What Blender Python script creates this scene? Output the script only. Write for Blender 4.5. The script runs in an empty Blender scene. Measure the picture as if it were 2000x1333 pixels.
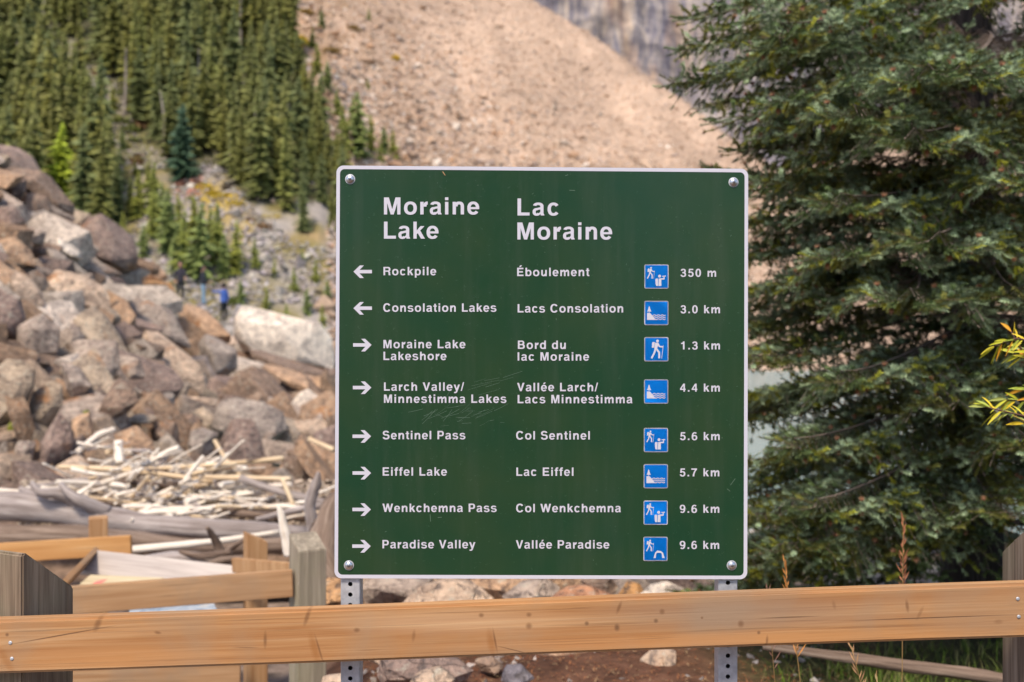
import bpy, bmesh, math, random
import numpy as np
from mathutils import Vector, Matrix, noise as mnoise

random.seed(7)
RNG = np.random.default_rng(7)
R = math.radians
SC = bpy.context.scene
COL = SC.collection

# ------------------------------------------------------------------ camera, sky, sun, exposure
EYE = 1.6
FPX = 35.0 / 36.0 * 2000.0
cam_d = bpy.data.cameras.new("camera")
cam = bpy.data.objects.new("camera", cam_d)
COL.objects.link(cam)
cam.location = (0, 0, EYE)
cam.rotation_euler = (R(90), 0, 0)
cam_d.lens = 35.0
cam_d.sensor_width = 36.0
cam_d.clip_end = 3000
cam_d.dof.use_dof = True
cam_d.dof.focus_distance = 2.42
cam_d.dof.aperture_fstop = 2.8
cam_d.dof.aperture_blades = 9
SC.camera = cam

SUN_EL, SUN_AZ = 56.0, 200.0      # azimuth of the sun, clockwise from +Y (behind the camera, to the left)
w = bpy.data.worlds.new("World")
SC.world = w
w.use_nodes = True
wn = w.node_tree
bg = wn.nodes["Background"]
sky = wn.nodes.new("ShaderNodeTexSky")
sky.sky_type = 'NISHITA'
sky.sun_disc = False
sky.sun_elevation = R(SUN_EL)
sky.sun_rotation = R(SUN_AZ)
sky.altitude = 1800
sky.air_density = 1.0
sky.dust_density = 6.0
sky.ozone_density = 0.6
wn.links.new(sky.outputs[0], bg.inputs[0])
bg.inputs[1].default_value = 0.088
sd = bpy.data.lights.new("sun", 'SUN')
sd.energy = 1.5
sd.angle = R(10)
sd.color = (1.0, 0.87, 0.70)
sun = bpy.data.objects.new("sun", sd)
COL.objects.link(sun)
_a, _e = R(SUN_AZ), R(SUN_EL)
sdir = Vector((math.sin(_a) * math.cos(_e), math.cos(_a) * math.cos(_e), math.sin(_e)))
sun.rotation_euler = sdir.to_track_quat('Z', 'Y').to_euler()
SC.view_settings.view_transform = 'Standard'
SC.view_settings.look = 'None'
SC.view_settings.gamma = 1.0
SC.view_settings.use_curve_mapping = False
SC.view_settings.exposure = 1.44
SC.render.engine = 'CYCLES'
SC.cycles.max_bounces = 5
SC.cycles.diffuse_bounces = 3
SC.cycles.glossy_bounces = 3
SC.cycles.transparent_max_bounces = 6
SC.cycles.use_denoising = True

# ------------------------------------------------------------------ helpers
def P(u, v, Y):
    return Vector(((u - 1000.0) / FPX * Y, Y, EYE - (v - 666.5) / FPX * Y))

def tag(o, label=None, cat=None, group=None, kind=None):
    if label: o['label'] = label
    if cat: o['category'] = cat
    if group: o['group'] = group
    if kind: o['kind'] = kind
    return o

def empty(name, loc, label, cat, group=None):
    o = bpy.data.objects.new(name, None)
    o.empty_display_size = 0.1
    o.location = loc
    COL.objects.link(o)
    return tag(o, label, cat, group)

def put(name, me, parent=None, loc=None, color=None):
    """link a mesh given in world coordinates (or in its own, with loc)"""
    o = bpy.data.objects.new(name, me)
    COL.objects.link(o)
    if parent is not None:
        o.parent = parent
        if parent.type == 'EMPTY': o.matrix_parent_inverse = Matrix.Translation(-parent.location)
    if loc is not None: o.location = loc
    if color: o.color = (*color, 1)
    return o

def mesh(name, vs, fs, mats, smooth=False, mi=None):
    me = bpy.data.meshes.new(name)
    me.from_pydata([tuple(v) for v in vs], [], [tuple(f) for f in fs])
    for m in (mats if isinstance(mats, (list, tuple)) else [mats]): me.materials.append(m)
    if mi is not None: me.polygons.foreach_set('material_index', mi)
    if smooth: me.polygons.foreach_set('use_smooth', [True] * len(me.polygons))
    me.update()
    return me

def tri_mesh(name, V, F, mat, col=None, smooth=False):
    """fast numpy triangle mesh with optional per-vertex colour"""
    me = bpy.data.meshes.new(name)
    V = np.asarray(V, dtype=np.float32); F = np.asarray(F, dtype=np.int32)
    me.vertices.add(len(V)); me.vertices.foreach_set('co', V.ravel())
    k = F.shape[1]
    me.loops.add(F.size); me.loops.foreach_set('vertex_index', F.ravel())
    me.polygons.add(len(F))
    me.polygons.foreach_set('loop_start', np.arange(0, F.size, k, dtype=np.int32))
    me.polygons.foreach_set('loop_total', np.full(len(F), k, dtype=np.int32))
    me.polygons.foreach_set('use_smooth', np.full(len(F), smooth, dtype=bool))
    if col is not None:
        a = me.color_attributes.new('col', 'FLOAT_COLOR', 'POINT')
        c4 = np.ones((len(V), 4), dtype=np.float32); c4[:, :3] = col
        a.data.foreach_set('color', c4.ravel())
    me.materials.append(mat)
    me.update(calc_edges=True)
    return me

# ------------------------------------------------------------------ materials
class NB:
    def __init__(s, name):
        s.m = bpy.data.materials.new(name); s.m.use_nodes = True
        s.t = s.m.node_tree; s.b = s.t.nodes['Principled BSDF']
    def n(s, t, **kw):
        x = s.t.nodes.new(t)
        for k, v in kw.items(): setattr(x, k, v)
        return x
    def l(s, a, b): s.t.links.new(a, b)
    def coord(s, which='Object', scale=(1, 1, 1), rot=(0, 0, 0)):
        c = s.n('ShaderNodeTexCoord'); m = s.n('ShaderNodeMapping')
        m.inputs['Scale'].default_value = scale; m.inputs['Rotation'].default_value = rot
        s.l(c.outputs[which], m.inputs['Vector']); return m.outputs[0]
    def noise(s, vec, scale, detail=4, rough=0.55, dist=0.0):
        x = s.n('ShaderNodeTexNoise'); x.inputs['Scale'].default_value = scale
        x.inputs['Detail'].default_value = detail; x.inputs['Roughness'].default_value = rough
        x.inputs['Distortion'].default_value = dist
        s.l(vec, x.inputs['Vector']); return x.outputs['Fac']
    def ramp(s, f, stops):
        r = s.n('ShaderNodeValToRGB'); e = r.color_ramp.elements
        while len(e) < len(stops): e.new(0.5)
        for i, (p, c) in enumerate(stops):
            e[i].position = p; e[i].color = (*c, 1) if len(c) == 3 else c
        s.l(f, r.inputs[0]); return r.outputs[0]
    def rng(s, f, a, b, c, d):
        r = s.n('ShaderNodeMapRange')
        for i, v in zip((1, 2, 3, 4), (a, b, c, d)): r.inputs[i].default_value = v
        s.l(f, r.inputs[0]); return r.outputs[0]
    def mix(s, f, a, b, mode='MIX'):
        x = s.n('ShaderNodeMix', data_type='RGBA', blend_type=mode)
        for inp, val in ((x.inputs[0], f), (x.inputs[6], a), (x.inputs[7], b)):
            if hasattr(val, 'links') or isinstance(val, bpy.types.NodeSocket): s.l(val, inp)
            elif isinstance(val, (int, float)): inp.default_value = val
            else: inp.default_value = (*val, 1)
        return x.outputs[2]
    def bump(s, f, strength, dist=0.01):
        b = s.n('ShaderNodeBump'); b.inputs['Strength'].default_value = strength
        b.inputs['Distance'].default_value = dist
        s.l(f, b.inputs['Height']); s.l(b.outputs[0], s.b.inputs['Normal'])
    def done(s, col, rough=0.8, spec=0.3, metal=0.0):
        if isinstance(col, bpy.types.NodeSocket): s.l(col, s.b.inputs['Base Color'])
        else: s.b.inputs['Base Color'].default_value = (*col, 1)
        if isinstance(rough, bpy.types.NodeSocket): s.l(rough, s.b.inputs['Roughness'])
        else: s.b.inputs['Roughness'].default_value = rough
        s.b.inputs['Specular IOR Level'].default_value = spec
        s.b.inputs['Metallic'].default_value = metal
        return s.m

def mat_plain(name, c, rough=0.6, spec=0.4, metal=0.0):
    return NB(name).done(c, rough, spec, metal)

def mat_rock(name='rock', lichen=0.6, rust=0.75, moss=0.0, size=1.0):
    b = NB(name); oi = b.n('ShaderNodeObjectInfo')
    tc = b.n('ShaderNodeTexCoord'); add = b.n('ShaderNodeVectorMath', operation='ADD')
    b.l(tc.outputs['Object'], add.inputs[0])
    mm = b.n('ShaderNodeMath', operation='MULTIPLY'); mm.inputs[1].default_value = 37.0
    b.l(oi.outputs['Random'], mm.inputs[0]); b.l(mm.outputs[0], add.inputs[1])
    v = add.outputs[0]
    n1 = b.noise(v, 3.2 / size, 8, 0.72, 0.5)
    n2 = b.noise(v, 14 / size, 5, 0.6)
    n3 = b.noise(v, 1.3 / size, 4, 0.6, 0.6)
    mp = b.n('ShaderNodeMapping'); mp.inputs['Scale'].default_value = (2, 3, 22); mp.inputs['Rotation'].default_value = (0.5, 0.35, 0.2)
    b.l(v, mp.inputs[0]); n4 = b.noise(mp.outputs[0], 1.3 / size, 4, 0.6, 0.4)
    c = oi.outputs['Color']
    g = b.ramp(n1, [(0.30, (0.45, 0.42, 0.43)), (0.5, (0.98, 0.95, 0.93)), (0.66, (1.5, 1.46, 1.4))])
    c = b.mix(1.0, c, g, 'MULTIPLY')
    c = b.mix(0.55, c, b.ramp(n4, [(0.3, (0.55, 0.52, 0.52)), (0.6, (1.15, 1.1, 1.05))]), 'MULTIPLY')
    c = b.mix(b.rng(n3, 0.61, 0.70, 0, rust), c, (0.40, 0.17, 0.055))
    c = b.mix(b.rng(n2, 0.56, 0.68, 0, lichen), c, (0.50, 0.47, 0.38))
    c = b.mix(b.rng(n2, 0.46, 0.36, 0, 0.75), c, (0.09, 0.075, 0.07))
    if moss: c = b.mix(b.rng(n3, 0.5, 0.35, 0, moss), c, (0.20, 0.22, 0.015))
    m5 = b.n('ShaderNodeMapping'); m5.inputs['Scale'].default_value = (0.5, 0.7, 2.8); m5.inputs['Rotation'].default_value = (0.3, 0.5, 0.2)
    dv = b.n('ShaderNodeVectorMath', operation='ADD'); b.l(v, dv.inputs[0])
    nn_ = b.n('ShaderNodeTexNoise'); nn_.inputs['Scale'].default_value = 3.0; b.l(v, nn_.inputs['Vector'])
    sc_ = b.n('ShaderNodeVectorMath', operation='SCALE'); sc_.inputs['Scale'].default_value = 0.5; b.l(nn_.outputs['Color'], sc_.inputs[0]); b.l(sc_.outputs[0], dv.inputs[1])
    b.l(dv.outputs[0], m5.inputs[0])
    vo = b.n('ShaderNodeTexVoronoi', feature='DISTANCE_TO_EDGE'); vo.inputs['Scale'].default_value = 1.5 / size; b.l(m5.outputs[0], vo.inputs['Vector'])
    crack = b.rng(vo.outputs['Distance'], 0.0, 0.02, 0.0, 1.0)
    c = b.mix(b.rng(crack, 0.0, 1.0, 0.12, 0.0), c, (0.10, 0.075, 0.06))
    ad = b.n('ShaderNodeMath', operation='MULTIPLY_ADD'); ad.inputs[1].default_value = 0.12; b.l(crack, ad.inputs[0]); b.l(n2, ad.inputs[2])
    b.bump(ad.outputs[0], 1.0, 0.07 * size)
    return b.done(c, 0.85, 0.25)

M_rock = mat_rock()
M_rock_moss = mat_rock('mossy_rock', 0.4, 0.4, 0.9)

def mat_attr(name, nscale=3.0, amp=0.5, rough=0.9, bump=0.0, bd=0.05, trans=0.0):
    b = NB(name); a = b.n('ShaderNodeVertexColor'); a.layer_name = 'col'
    n = b.noise(b.coord('Object'), nscale, 5, 0.6)
    c = b.mix(1.0, a.outputs[0], b.ramp(n, [(0.3, (1 - amp,) * 3), (0.7, (1 + amp,) * 3)]), 'MULTIPLY')
    if bump: b.bump(n, bump, bd)
    m = b.done(c, rough, 0.2)
    return m

M_ground = mat_attr('ground_soil', 6.0, 0.55, 0.95, 0.8, 0.03)
M_hill = mat_attr('hillside_scree', 1.3, 0.25, 0.95, 0.8, 0.25)
M_stone = mat_attr('loose_stones', 3.0, 0.3, 0.9)
M_needle = mat_attr('spruce_needles', 4.0, 0.15, 0.55)
M_litter = mat_attr('needle_litter', 20.0, 0.2, 0.9)

def mat_cliff():
    b = NB('cliff_rock')
    v = b.coord('Object', (1, 0.3, 0.15)); n1 = b.noise(v, 0.24, 8, 0.72, 1.2)
    v2 = b.coord('Object', (1, 0.3, 0.25)); n2 = b.noise(v2, 0.05, 4, 0.6, 0.5)
    v3 = b.coord('Object', (0.25, 0.3, 1)); n3 = b.noise(v3, 0.3, 4, 0.6)
    c = b.ramp(n1, [(0.3, (0.09, 0.09, 0.12)), (0.44, (0.22, 0.21, 0.25)), (0.55, (0.40, 0.36, 0.34)), (0.68, (0.58, 0.48, 0.38))])
    c = b.mix(b.rng(n2, 0.5, 0.62, 0, 0.65), c, (0.55, 0.36, 0.22))
    c = b.mix(0.7, c, b.ramp(n3, [(0.35, (0.4, 0.4, 0.45)), (0.6, (1.2, 1.15, 1.1))]), 'MULTIPLY')
    b.bump(n1, 1.0, 1.5)
    return b.done(c, 0.9, 0.2)
M_cliff = mat_cliff()

def mat_wood(name, c1, c2, c3, axis=0, coord='Object', grain=60.0, along=1.5, blot=(0.3, 0.28, 0.26), blotamt=0.0, spots=(), rough=0.62, bump=0.25, bdist=0.002):
    """planks and posts: grain runs along local `axis`; spots = knots (x, z, rx, rz, angle, strength, colour)"""
    b = NB(name)
    oi = b.n('ShaderNodeObjectInfo'); tc = b.n('ShaderNodeTexCoord')
    add = b.n('ShaderNodeVectorMath', operation='ADD'); b.l(tc.outputs[coord], add.inputs[0])
    if not spots:
        mm = b.n('ShaderNodeMath', operation='MULTIPLY'); mm.inputs[1].default_value = 11.0
        b.l(oi.outputs['Random'], mm.inputs[0]); b.l(mm.outputs[0], add.inputs[1])
    v = add.outputs[0]
    sc = [grain] * 3; sc[axis] = along
    m1 = b.n('ShaderNodeMapping'); m1.inputs['Scale'].default_value = sc; b.l(v, m1.inputs[0])
    n1 = b.noise(m1.outputs[0], 1.0, 5, 0.6, 0.6)
    sc2 = [grain * 0.22] * 3; sc2[axis] = along * 0.5
    m2 = b.n('ShaderNodeMapping'); m2.inputs['Scale'].default_value = sc2; b.l(v, m2.inputs[0])
    n2 = b.noise(m2.outputs[0], 1.0, 4, 0.5, 1.2)
    n3 = b.noise(v, 3.2, 4, 0.55, 0.3)
    c = b.ramp(n1, [(0.25, c2), (0.5, c1), (0.75, c3)])
    c = b.mix(b.rng(n2, 0.35, 0.7, 0.0, 0.75), c, c2)
    if blotamt: c = b.mix(b.rng(n3, 0.48, 0.66, 0, blotamt), c, blot)
    for (x, z, rx, rz, ang, st, kc) in spots:
        st *= 0.72 if rx < 0.05 else 1.0
        mp = b.n('ShaderNodeMapping', vector_type='TEXTURE')
        mp.inputs['Location'].default_value = (x, 0, z)
        mp.inputs['Rotation'].default_value = (0, ang, 0)
        mp.inputs['Scale'].default_value = (rx, 1.0, rz)
        b.l(tc.outputs[coord], mp.inputs[0])
        ln = b.n('ShaderNodeVectorMath', operation='LENGTH'); b.l(mp.outputs[0], ln.inputs[0])
        c = b.mix(b.rng(ln.outputs['Value'], 0.35, 1.15, st, 0.0), c, kc)
    sc3 = [grain * 2.2] * 3; sc3[axis] = along * 1.6
    m3 = b.n('ShaderNodeMapping'); m3.inputs['Scale'].default_value = sc3; b.l(v, m3.inputs[0])
    n4 = b.noise(m3.outputs[0], 1.0, 3, 0.6, 0.3)
    c = b.mix(b.rng(n4, 0.60, 0.72, 0, 0.45), c, (0.12, 0.07, 0.04))
    b.bump(n1, bump, bdist)
    return b.done(c, rough, 0.3)

M_oldpost = mat_wood('weathered_post_wood', (0.28, 0.205, 0.14), (0.085, 0.058, 0.040), (0.43, 0.34, 0.25), axis=2, grain=70, along=2.0, blot=(0.21, 0.20, 0.12), blotamt=0.5, rough=0.85, bump=0.8)
M_greypost = mat_wood('greyed_post_wood', (0.38, 0.32, 0.24), (0.17, 0.14, 0.105), (0.50, 0.44, 0.35), axis=2, grain=70, along=2.0, blot=(0.32, 0.30, 0.18), blotamt=0.4, rough=0.85, bump=0.7)
M_newpost = mat_wood('new_post_wood', (0.50, 0.30, 0.15), (0.34, 0.17, 0.07), (0.62, 0.42, 0.24), axis=2, grain=40, along=1.5, rough=0.7)
M_backrail = mat_wood('back_rail_wood', (0.47, 0.28, 0.145), (0.31, 0.16, 0.07), (0.55, 0.36, 0.20), axis=0, grain=45, along=1.5, blot=(0.30, 0.22, 0.15), blotamt=0.5, rough=0.7)
M_orangerail = mat_wood('orange_rail_wood', (0.60, 0.32, 0.12), (0.42, 0.19, 0.06), (0.68, 0.42, 0.20), axis=0, grain=45, along=1.5, rough=0.65)
M_greyplank = mat_wood('grey_plank_wood', (0.52, 0.45, 0.40), (0.34, 0.29, 0.26), (0.62, 0.56, 0.50), axis=0, grain=50, along=1.5, rough=0.8)
M_plywood = mat_wood('plywood', (0.62, 0.52, 0.34), (0.48, 0.38, 0.22), (0.70, 0.62, 0.45), axis=0, grain=30, along=1.5, rough=0.8)

def mat_drift(name, c1, c2, c3):
    b = NB(name); oi = b.n('ShaderNodeObjectInfo')
    tc = b.n('ShaderNodeTexCoord'); add = b.n('ShaderNodeVectorMath', operation='ADD')
    b.l(tc.outputs['UV'], add.inputs[0]); mm = b.n('ShaderNodeMath', operation='MULTIPLY'); mm.inputs[1].default_value = 13.0
    b.l(oi.outputs['Random'], mm.inputs[0]); b.l(mm.outputs[0], add.inputs[1])
    m1 = b.n('ShaderNodeMapping'); m1.inputs['Scale'].default_value = (2.2, 34, 1); m1.inputs['Rotation'].default_value = (0, 0, 0.03)
    b.l(add.outputs[0], m1.inputs[0])
    n1 = b.noise(m1.outputs[0], 1.0, 5, 0.62, 0.8)
    m2 = b.n('ShaderNodeMapping'); m2.inputs['Scale'].default_value = (0.9, 4, 1); b.l(add.outputs[0], m2.inputs[0])
    n2 = b.noise(m2.outputs[0], 1.0, 4, 0.6, 0.5)
    c = b.ramp(n1, [(0.28, c2), (0.5, c1), (0.72, c3)])
    c = b.mix(b.rng(n2, 0.45, 0.7, 0, 0.7), c, c2)
    b.bump(n1, 0.8, 0.01)
    return b.done(c, 0.8, 0.25)
M_log = mat_drift('grey_log_wood', (0.38, 0.325, 0.30), (0.15, 0.115, 0.10), (0.56, 0.50, 0.47))
M_pale = mat_drift('bleached_wood', (0.84, 0.76, 0.65), (0.62, 0.50, 0.39), (0.88, 0.83, 0.76))
M_barkless = mat_drift('tan_stick_wood', (0.72, 0.56, 0.37), (0.52, 0.36, 0.21), (0.80, 0.67, 0.49))
M_bark = mat_drift('spruce_bark', (0.050, 0.040, 0.036), (0.018, 0.014, 0.013), (0.10, 0.085, 0.08))
M_twig = mat_plain('dead_twig', (0.20, 0.155, 0.13), 0.9, 0.1)
M_root = mat_drift('brown_root_wood', (0.22, 0.155, 0.115), (0.09, 0.06, 0.045), (0.36, 0.28, 0.22))

# ------------------------------------------------------------------ terrain
def lerp_(x, xs, ys): return float(np.interp(x, xs, ys))

def pile(X, Y):
    """height of the rock pile and of the ground around the fence"""
    Yg = max(Y, 2.0)
    u = 1000 + X / Yg * FPX
    # fence / shore ground
    left = lerp_(Y, [0, 2.6, 5.1, 7.2, 10, 16, 30], [0, -0.02, -0.50, -0.78, -0.80, -0.9, -2.4])
    right = lerp_(Y, [0, 2.6, 5.5, 8, 12, 17, 22, 40], [0, 0.0, -0.12, -0.50, -1.2, -1.7, -2.3, -4])
    t = min(1, max(0, (u - 560) / 260))
    z = left * (1 - t) + right * t
    if Y > 10.5 and u < 1000:
        US = [-1200, -300, 0, 150, 270, 340, 440, 650, 800, 1000]
        Yc = lerp_(u, US, [26, 26, 27, 29, 35, 46, 56, 50, 44, 40])
        vc = [None]
        zc = lerp_(u, US, [15, 11.0, 1.6 + 350 / FPX * 27, 1.6 + 232 / FPX * 29, 1.6 + 160 / FPX * 35, 1.6 + 78 / FPX * 46, 1.6 + 33 / FPX * 56, 1.6 - 22 / FPX * 50, -1.0, -2.6])
        Yf = 11.0
        if Y <= Yc:
            s = (Y - Yf) / (Yc - Yf)
            s = max(0, s)
            zp = -0.8 + (zc + 0.8) * (s ** 1.05)
        else:
            zp = max(-2.6, zc - (Y - Yc) * 0.55)
        f = min(1, max(0, (1000 - u) / 250))
        z = max(z, zp) if u < 750 else z * (1 - f) + max(z, zp) * f
    if Y < 0: z = 0.0
    return z

CV_U = [900, 1040, 1200, 1350, 1450, 1520, 1650, 1800, 2000, 2400]
CV_V = [-110, -4, 95, 205, 282, 330, 295, 240, 210, 150]
def hill_y0(u): return lerp_(u, [300, 640, 900, 1200, 1500, 2400], [80, 84, 100, 110, 110, 120])
def hill_crest(u):
    if u < 905: return 330.0
    T = (666.5 - lerp_(u, CV_U, CV_V)) / FPX
    return (3.6 + 0.66 * hill_y0(u)) / (0.66 - T)
def hill(u, Y):
    y0 = hill_y0(u); yc = hill_crest(u)
    z = -2.0 + 0.66 * (min(Y, yc) - y0)
    X = (u - 1000) / FPX * Y
    if Y > y0:
        k = min(1, (Y - y0) / 15)
        amp = 1.0 if u < 640 else 0.25
        z += k * amp * 3.2 * mnoise.noise(Vector((X * 0.05, Y * 0.05, 3.0)))
        z += k * 0.6 * mnoise.noise(Vector((X * 0.25, Y * 0.25, 9.0)))
    if Y > yc: z -= (Y - yc) * 0.5
    return max(z, -6.0 if Y <= y0 + 5 else -60)

def hill_hit(u, v):
    T = (666.5 - v) / FPX
    Y = hill_y0(u) * 0.95
    while Y < 330:
        if hill(u, Y) >= EYE + T * Y: return Y
        Y += 0.6
    return None

def pile_hit(u, v):
    T = (666.5 - v) / FPX; Y = 4.0
    while Y < 70:
        if pile((u - 1000) / FPX * Y, Y) >= EYE + T * Y: return Y
        Y += 0.1
    return 56.0

def pile_sink(x, y):
    u = 1000 + x / max(y, 2.0) * FPX
    if y < 11.5 or u > 760: return 0.0
    return min(1.0, (y - 11.5) / 3) * min(1.0, (760 - u) / 120) * (0.8 + 0.035 * y)

def grid_mesh(name, xs, ys, fn, mat, colfn):
    V, C = [], []
    for y in ys:
        for x in xs:
            p = fn(x, y); V.append(p); C.append(colfn(x, y, p))
    nx = len(xs)
    F = [(j * nx + i, j * nx + i + 1, (j + 1) * nx + i + 1, (j + 1) * nx + i) for j in range(len(ys) - 1) for i in range(nx - 1)]
    me = tri_mesh(name, V, F, mat, np.array(C), smooth=True)
    return me

def near_col(x, y, p):
    n = mnoise.noise(Vector((x * 0.9, y * 0.9, 1.5)))
    if y < 10 and x > -1.2:
        c = np.array((0.125, 0.060, 0.036)) * (1 + 0.4 * n)
        g = min(1, max(0, (x - 1.1 + 0.5 * n) * 2)) * (1 if y > 2.7 else 0.6)
        c = c * (1 - g) + np.array((0.050, 0.050, 0.018)) * g
    else:
        c = np.array((0.20, 0.15, 0.12)) * (1 + 0.5 * n)
    return np.clip(c, 0.01, 1)
xs = sorted(set([-150, -100, -70, -50] + list(np.arange(-36, -8, 0.8)) + list(np.arange(-8, 8, 0.22)) + list(np.arange(8, 40, 1.2)) + [50, 70, 100, 150]))
ys = [-80, -50, -30, -15, -6] + list(np.arange(-3, 14, 0.22)) + list(np.arange(14, 60, 0.7)) + list(np.arange(60, 100, 4)) + [110, 125]
def near_fn(x, y):
    z = pile(x, y) - pile_sink(x, y)
    if y < 14: z += 0.03 * mnoise.noise(Vector((x * 2, y * 2, 0))) + 0.05 * mnoise.noise(Vector((x * .7, y * .7, 4)))
    return (x, y, z)
tag(put('ground', grid_mesh('ground', xs, ys, near_fn, M_ground, near_col)), kind='structure')

# forest / clearings described by where they lie on the slope
def poly_in(u, v, poly):
    c = False; j = len(poly) - 1
    for i in range(len(poly)):
        (x1, y1), (x2, y2) = poly[i], poly[j]
        if (y1 > v) != (y2 > v) and u < (x2 - x1) * (v - y1) / (y2 - y1) + x1: c = not c
        j = i
    return c
FOREST = [(-1200, -900), (545, -900), (560, 60), (600, 240), (655, 330), (700, 440), (640, 455), (600, 462), (560, 425), (520, 415), (470, 385), (430, 330), (330, 320), (250, 215), (200, 120), (110, 60), (60, 40), (60, 200), (160, 260), (225, 400), (200, 480), (-1200, 480)]
def runnel(x, y):
    return 1 + 0.22 * mnoise.noise(Vector((x * 0.22 + y * 0.05, y * 0.02, 5))) + 0.14 * mnoise.noise(Vector((x * 0.7 + y * 0.15, y * 0.05, 8)))
def hill_col(u, Y, p):
    v = 666.5 - (p[2] - EYE) / Y * FPX
    n = mnoise.noise(Vector((p[0] * 0.06, p[1] * 0.06, 7))); n2 = mnoise.noise(Vector((p[0] * 0.3, p[1] * 0.3, 2)))
    if poly_in(u, v, FOREST) and not (u > 500 and v > 395): c = np.array((0.075, 0.07, 0.035)) * (1 + 0.5 * n2)
    elif u < 545 or (u < 700 and v > 380):
        c = np.array((0.34, 0.30, 0.27))
        g = min(1, max(0, n2 * 2.2 + n * 1.5 + (0.62 if v < 380 else 0.4)))
        c = c * (1 - g) + np.array((0.20, 0.165, 0.06)) * g
        if u < 330 and v < 330: c = c * 0.45 + np.array((0.10, 0.11, 0.04)) * 0.55
        if 385 < u < 500 and 350 < v < 470: c = c * 0.5 + np.array((0.42, 0.28, 0.03)) * 0.5 * (1 + n2)
        if 340 < u < 395 and 335 < v < 385: c = np.array((0.30, 0.12, 0.08))
        k = math.exp(-((v - 462) / 9) ** 2) * min(1, max(0, (u - 540) / 60)) * 0.7
        c = c * (1 - k) + np.array((0.36, 0.24, 0.13)) * k
    else:
        c = np.array((0.43, 0.305, 0.22)) * (1 + 0.22 * n + 0.25 * n2) * runnel(p[0], p[1])
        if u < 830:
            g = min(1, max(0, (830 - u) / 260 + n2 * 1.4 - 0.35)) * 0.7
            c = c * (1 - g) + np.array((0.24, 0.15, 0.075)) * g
    return np.clip(c, 0.01, 1)
us = list(range(-2600, -200, 90)) + list(range(-200, 800, 10)) + list(range(800, 1700, 14)) + list(range(1700, 4200, 80))
yh = list(np.arange(60, 140, 1.6)) + list(np.arange(140, 260, 2.4)) + list(np.arange(260, 361, 10))
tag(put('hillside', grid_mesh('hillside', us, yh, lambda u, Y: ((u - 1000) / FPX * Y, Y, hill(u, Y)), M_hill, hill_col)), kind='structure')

# cliff behind the scree cone
def cliff_fn(x, z):
    y = 350 + 14 * mnoise.noise(Vector((x * 0.03, 0.3, z * 0.004))) + 7 * abs(mnoise.noise(Vector((x * 0.13, 5, z * 0.008)))) + 4 * mnoise.noise(Vector((x * 0.1, 8, z * 0.12))) + 3 * math.floor(z / 11 + 1.2 * mnoise.noise(Vector((x * 0.03, 1, 1)))) * 0.6 + z * 0.05
    return (x, y, z)
cv = grid_mesh('cliff', list(np.arange(-60, 420, 1.6)), list(np.arange(-40, 240, 4)), cliff_fn, M_cliff, lambda x, y, p: (0.4, 0.4, 0.4))
tag(put('cliff', cv), kind='structure')

# lake
b = NB('lake_water')
nw = b.noise(b.coord('Object', (1, 0.5, 1)), 1.6, 3, 0.5); b.bump(nw, 0.25, 0.05)
M_water = b.done((0.16, 0.34, 0.36), 0.18, 0.5)
me = mesh('lake', [(-60, 15, -1.7), (330, 15, -1.7), (330, 130, -1.7), (-60, 130, -1.7)], [(0, 1, 2, 3)], M_water)
tag(put('lake', me), kind='structure')

# ------------------------------------------------------------------ scree: loose stones as one mass
def stones(name, pts, sizes, cols, flat=0.6, parent=None):
    N = len(pts)
    base = np.array([(1, 0, 0), (-1, 0, 0), (0, 1, 0), (0, -1, 0), (0, 0, 1), (0, 0, -1)], float)
    F0 = np.array([(0, 2, 4), (2, 1, 4), (1, 3, 4), (3, 0, 4), (2, 0, 5), (1, 2, 5), (3, 1, 5), (0, 3, 5)])
    V = base[None] * RNG.uniform(0.55, 1.25, (N, 6, 1)) + RNG.normal(0, 0.22, (N, 6, 3))
    V *= np.stack([RNG.uniform(0.8, 1.7, N), RNG.uniform(0.7, 1.2, N), RNG.uniform(0.35, 0.9, N) * flat / 0.6], 1)[:, None, :]
    a = RNG.uniform(0, 6.28, N); t = RNG.normal(0, 0.5, N)
    ca, sa, ct, st = np.cos(a), np.sin(a), np.cos(t), np.sin(t)
    x = V[..., 0] * ct[:, None] - V[..., 2] * st[:, None]; z = V[..., 0] * st[:, None] + V[..., 2] * ct[:, None]; y = V[..., 1]
    V = np.stack([x * ca[:, None] - y * sa[:, None], x * sa[:, None] + y * ca[:, None], z], -1)
    V = V * np.asarray(sizes)[:, None, None] * 0.5 + np.asarray(pts)[:, None, :]
    F = (F0[None] + (np.arange(N) * 6)[:, None, None]).reshape(-1, 3)
    me = tri_mesh(name, V.reshape(-1, 3), F, M_stone, np.repeat(np.asarray(cols), 6, axis=0))
    return tag(put(name, me, parent), kind='stuff')

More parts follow.
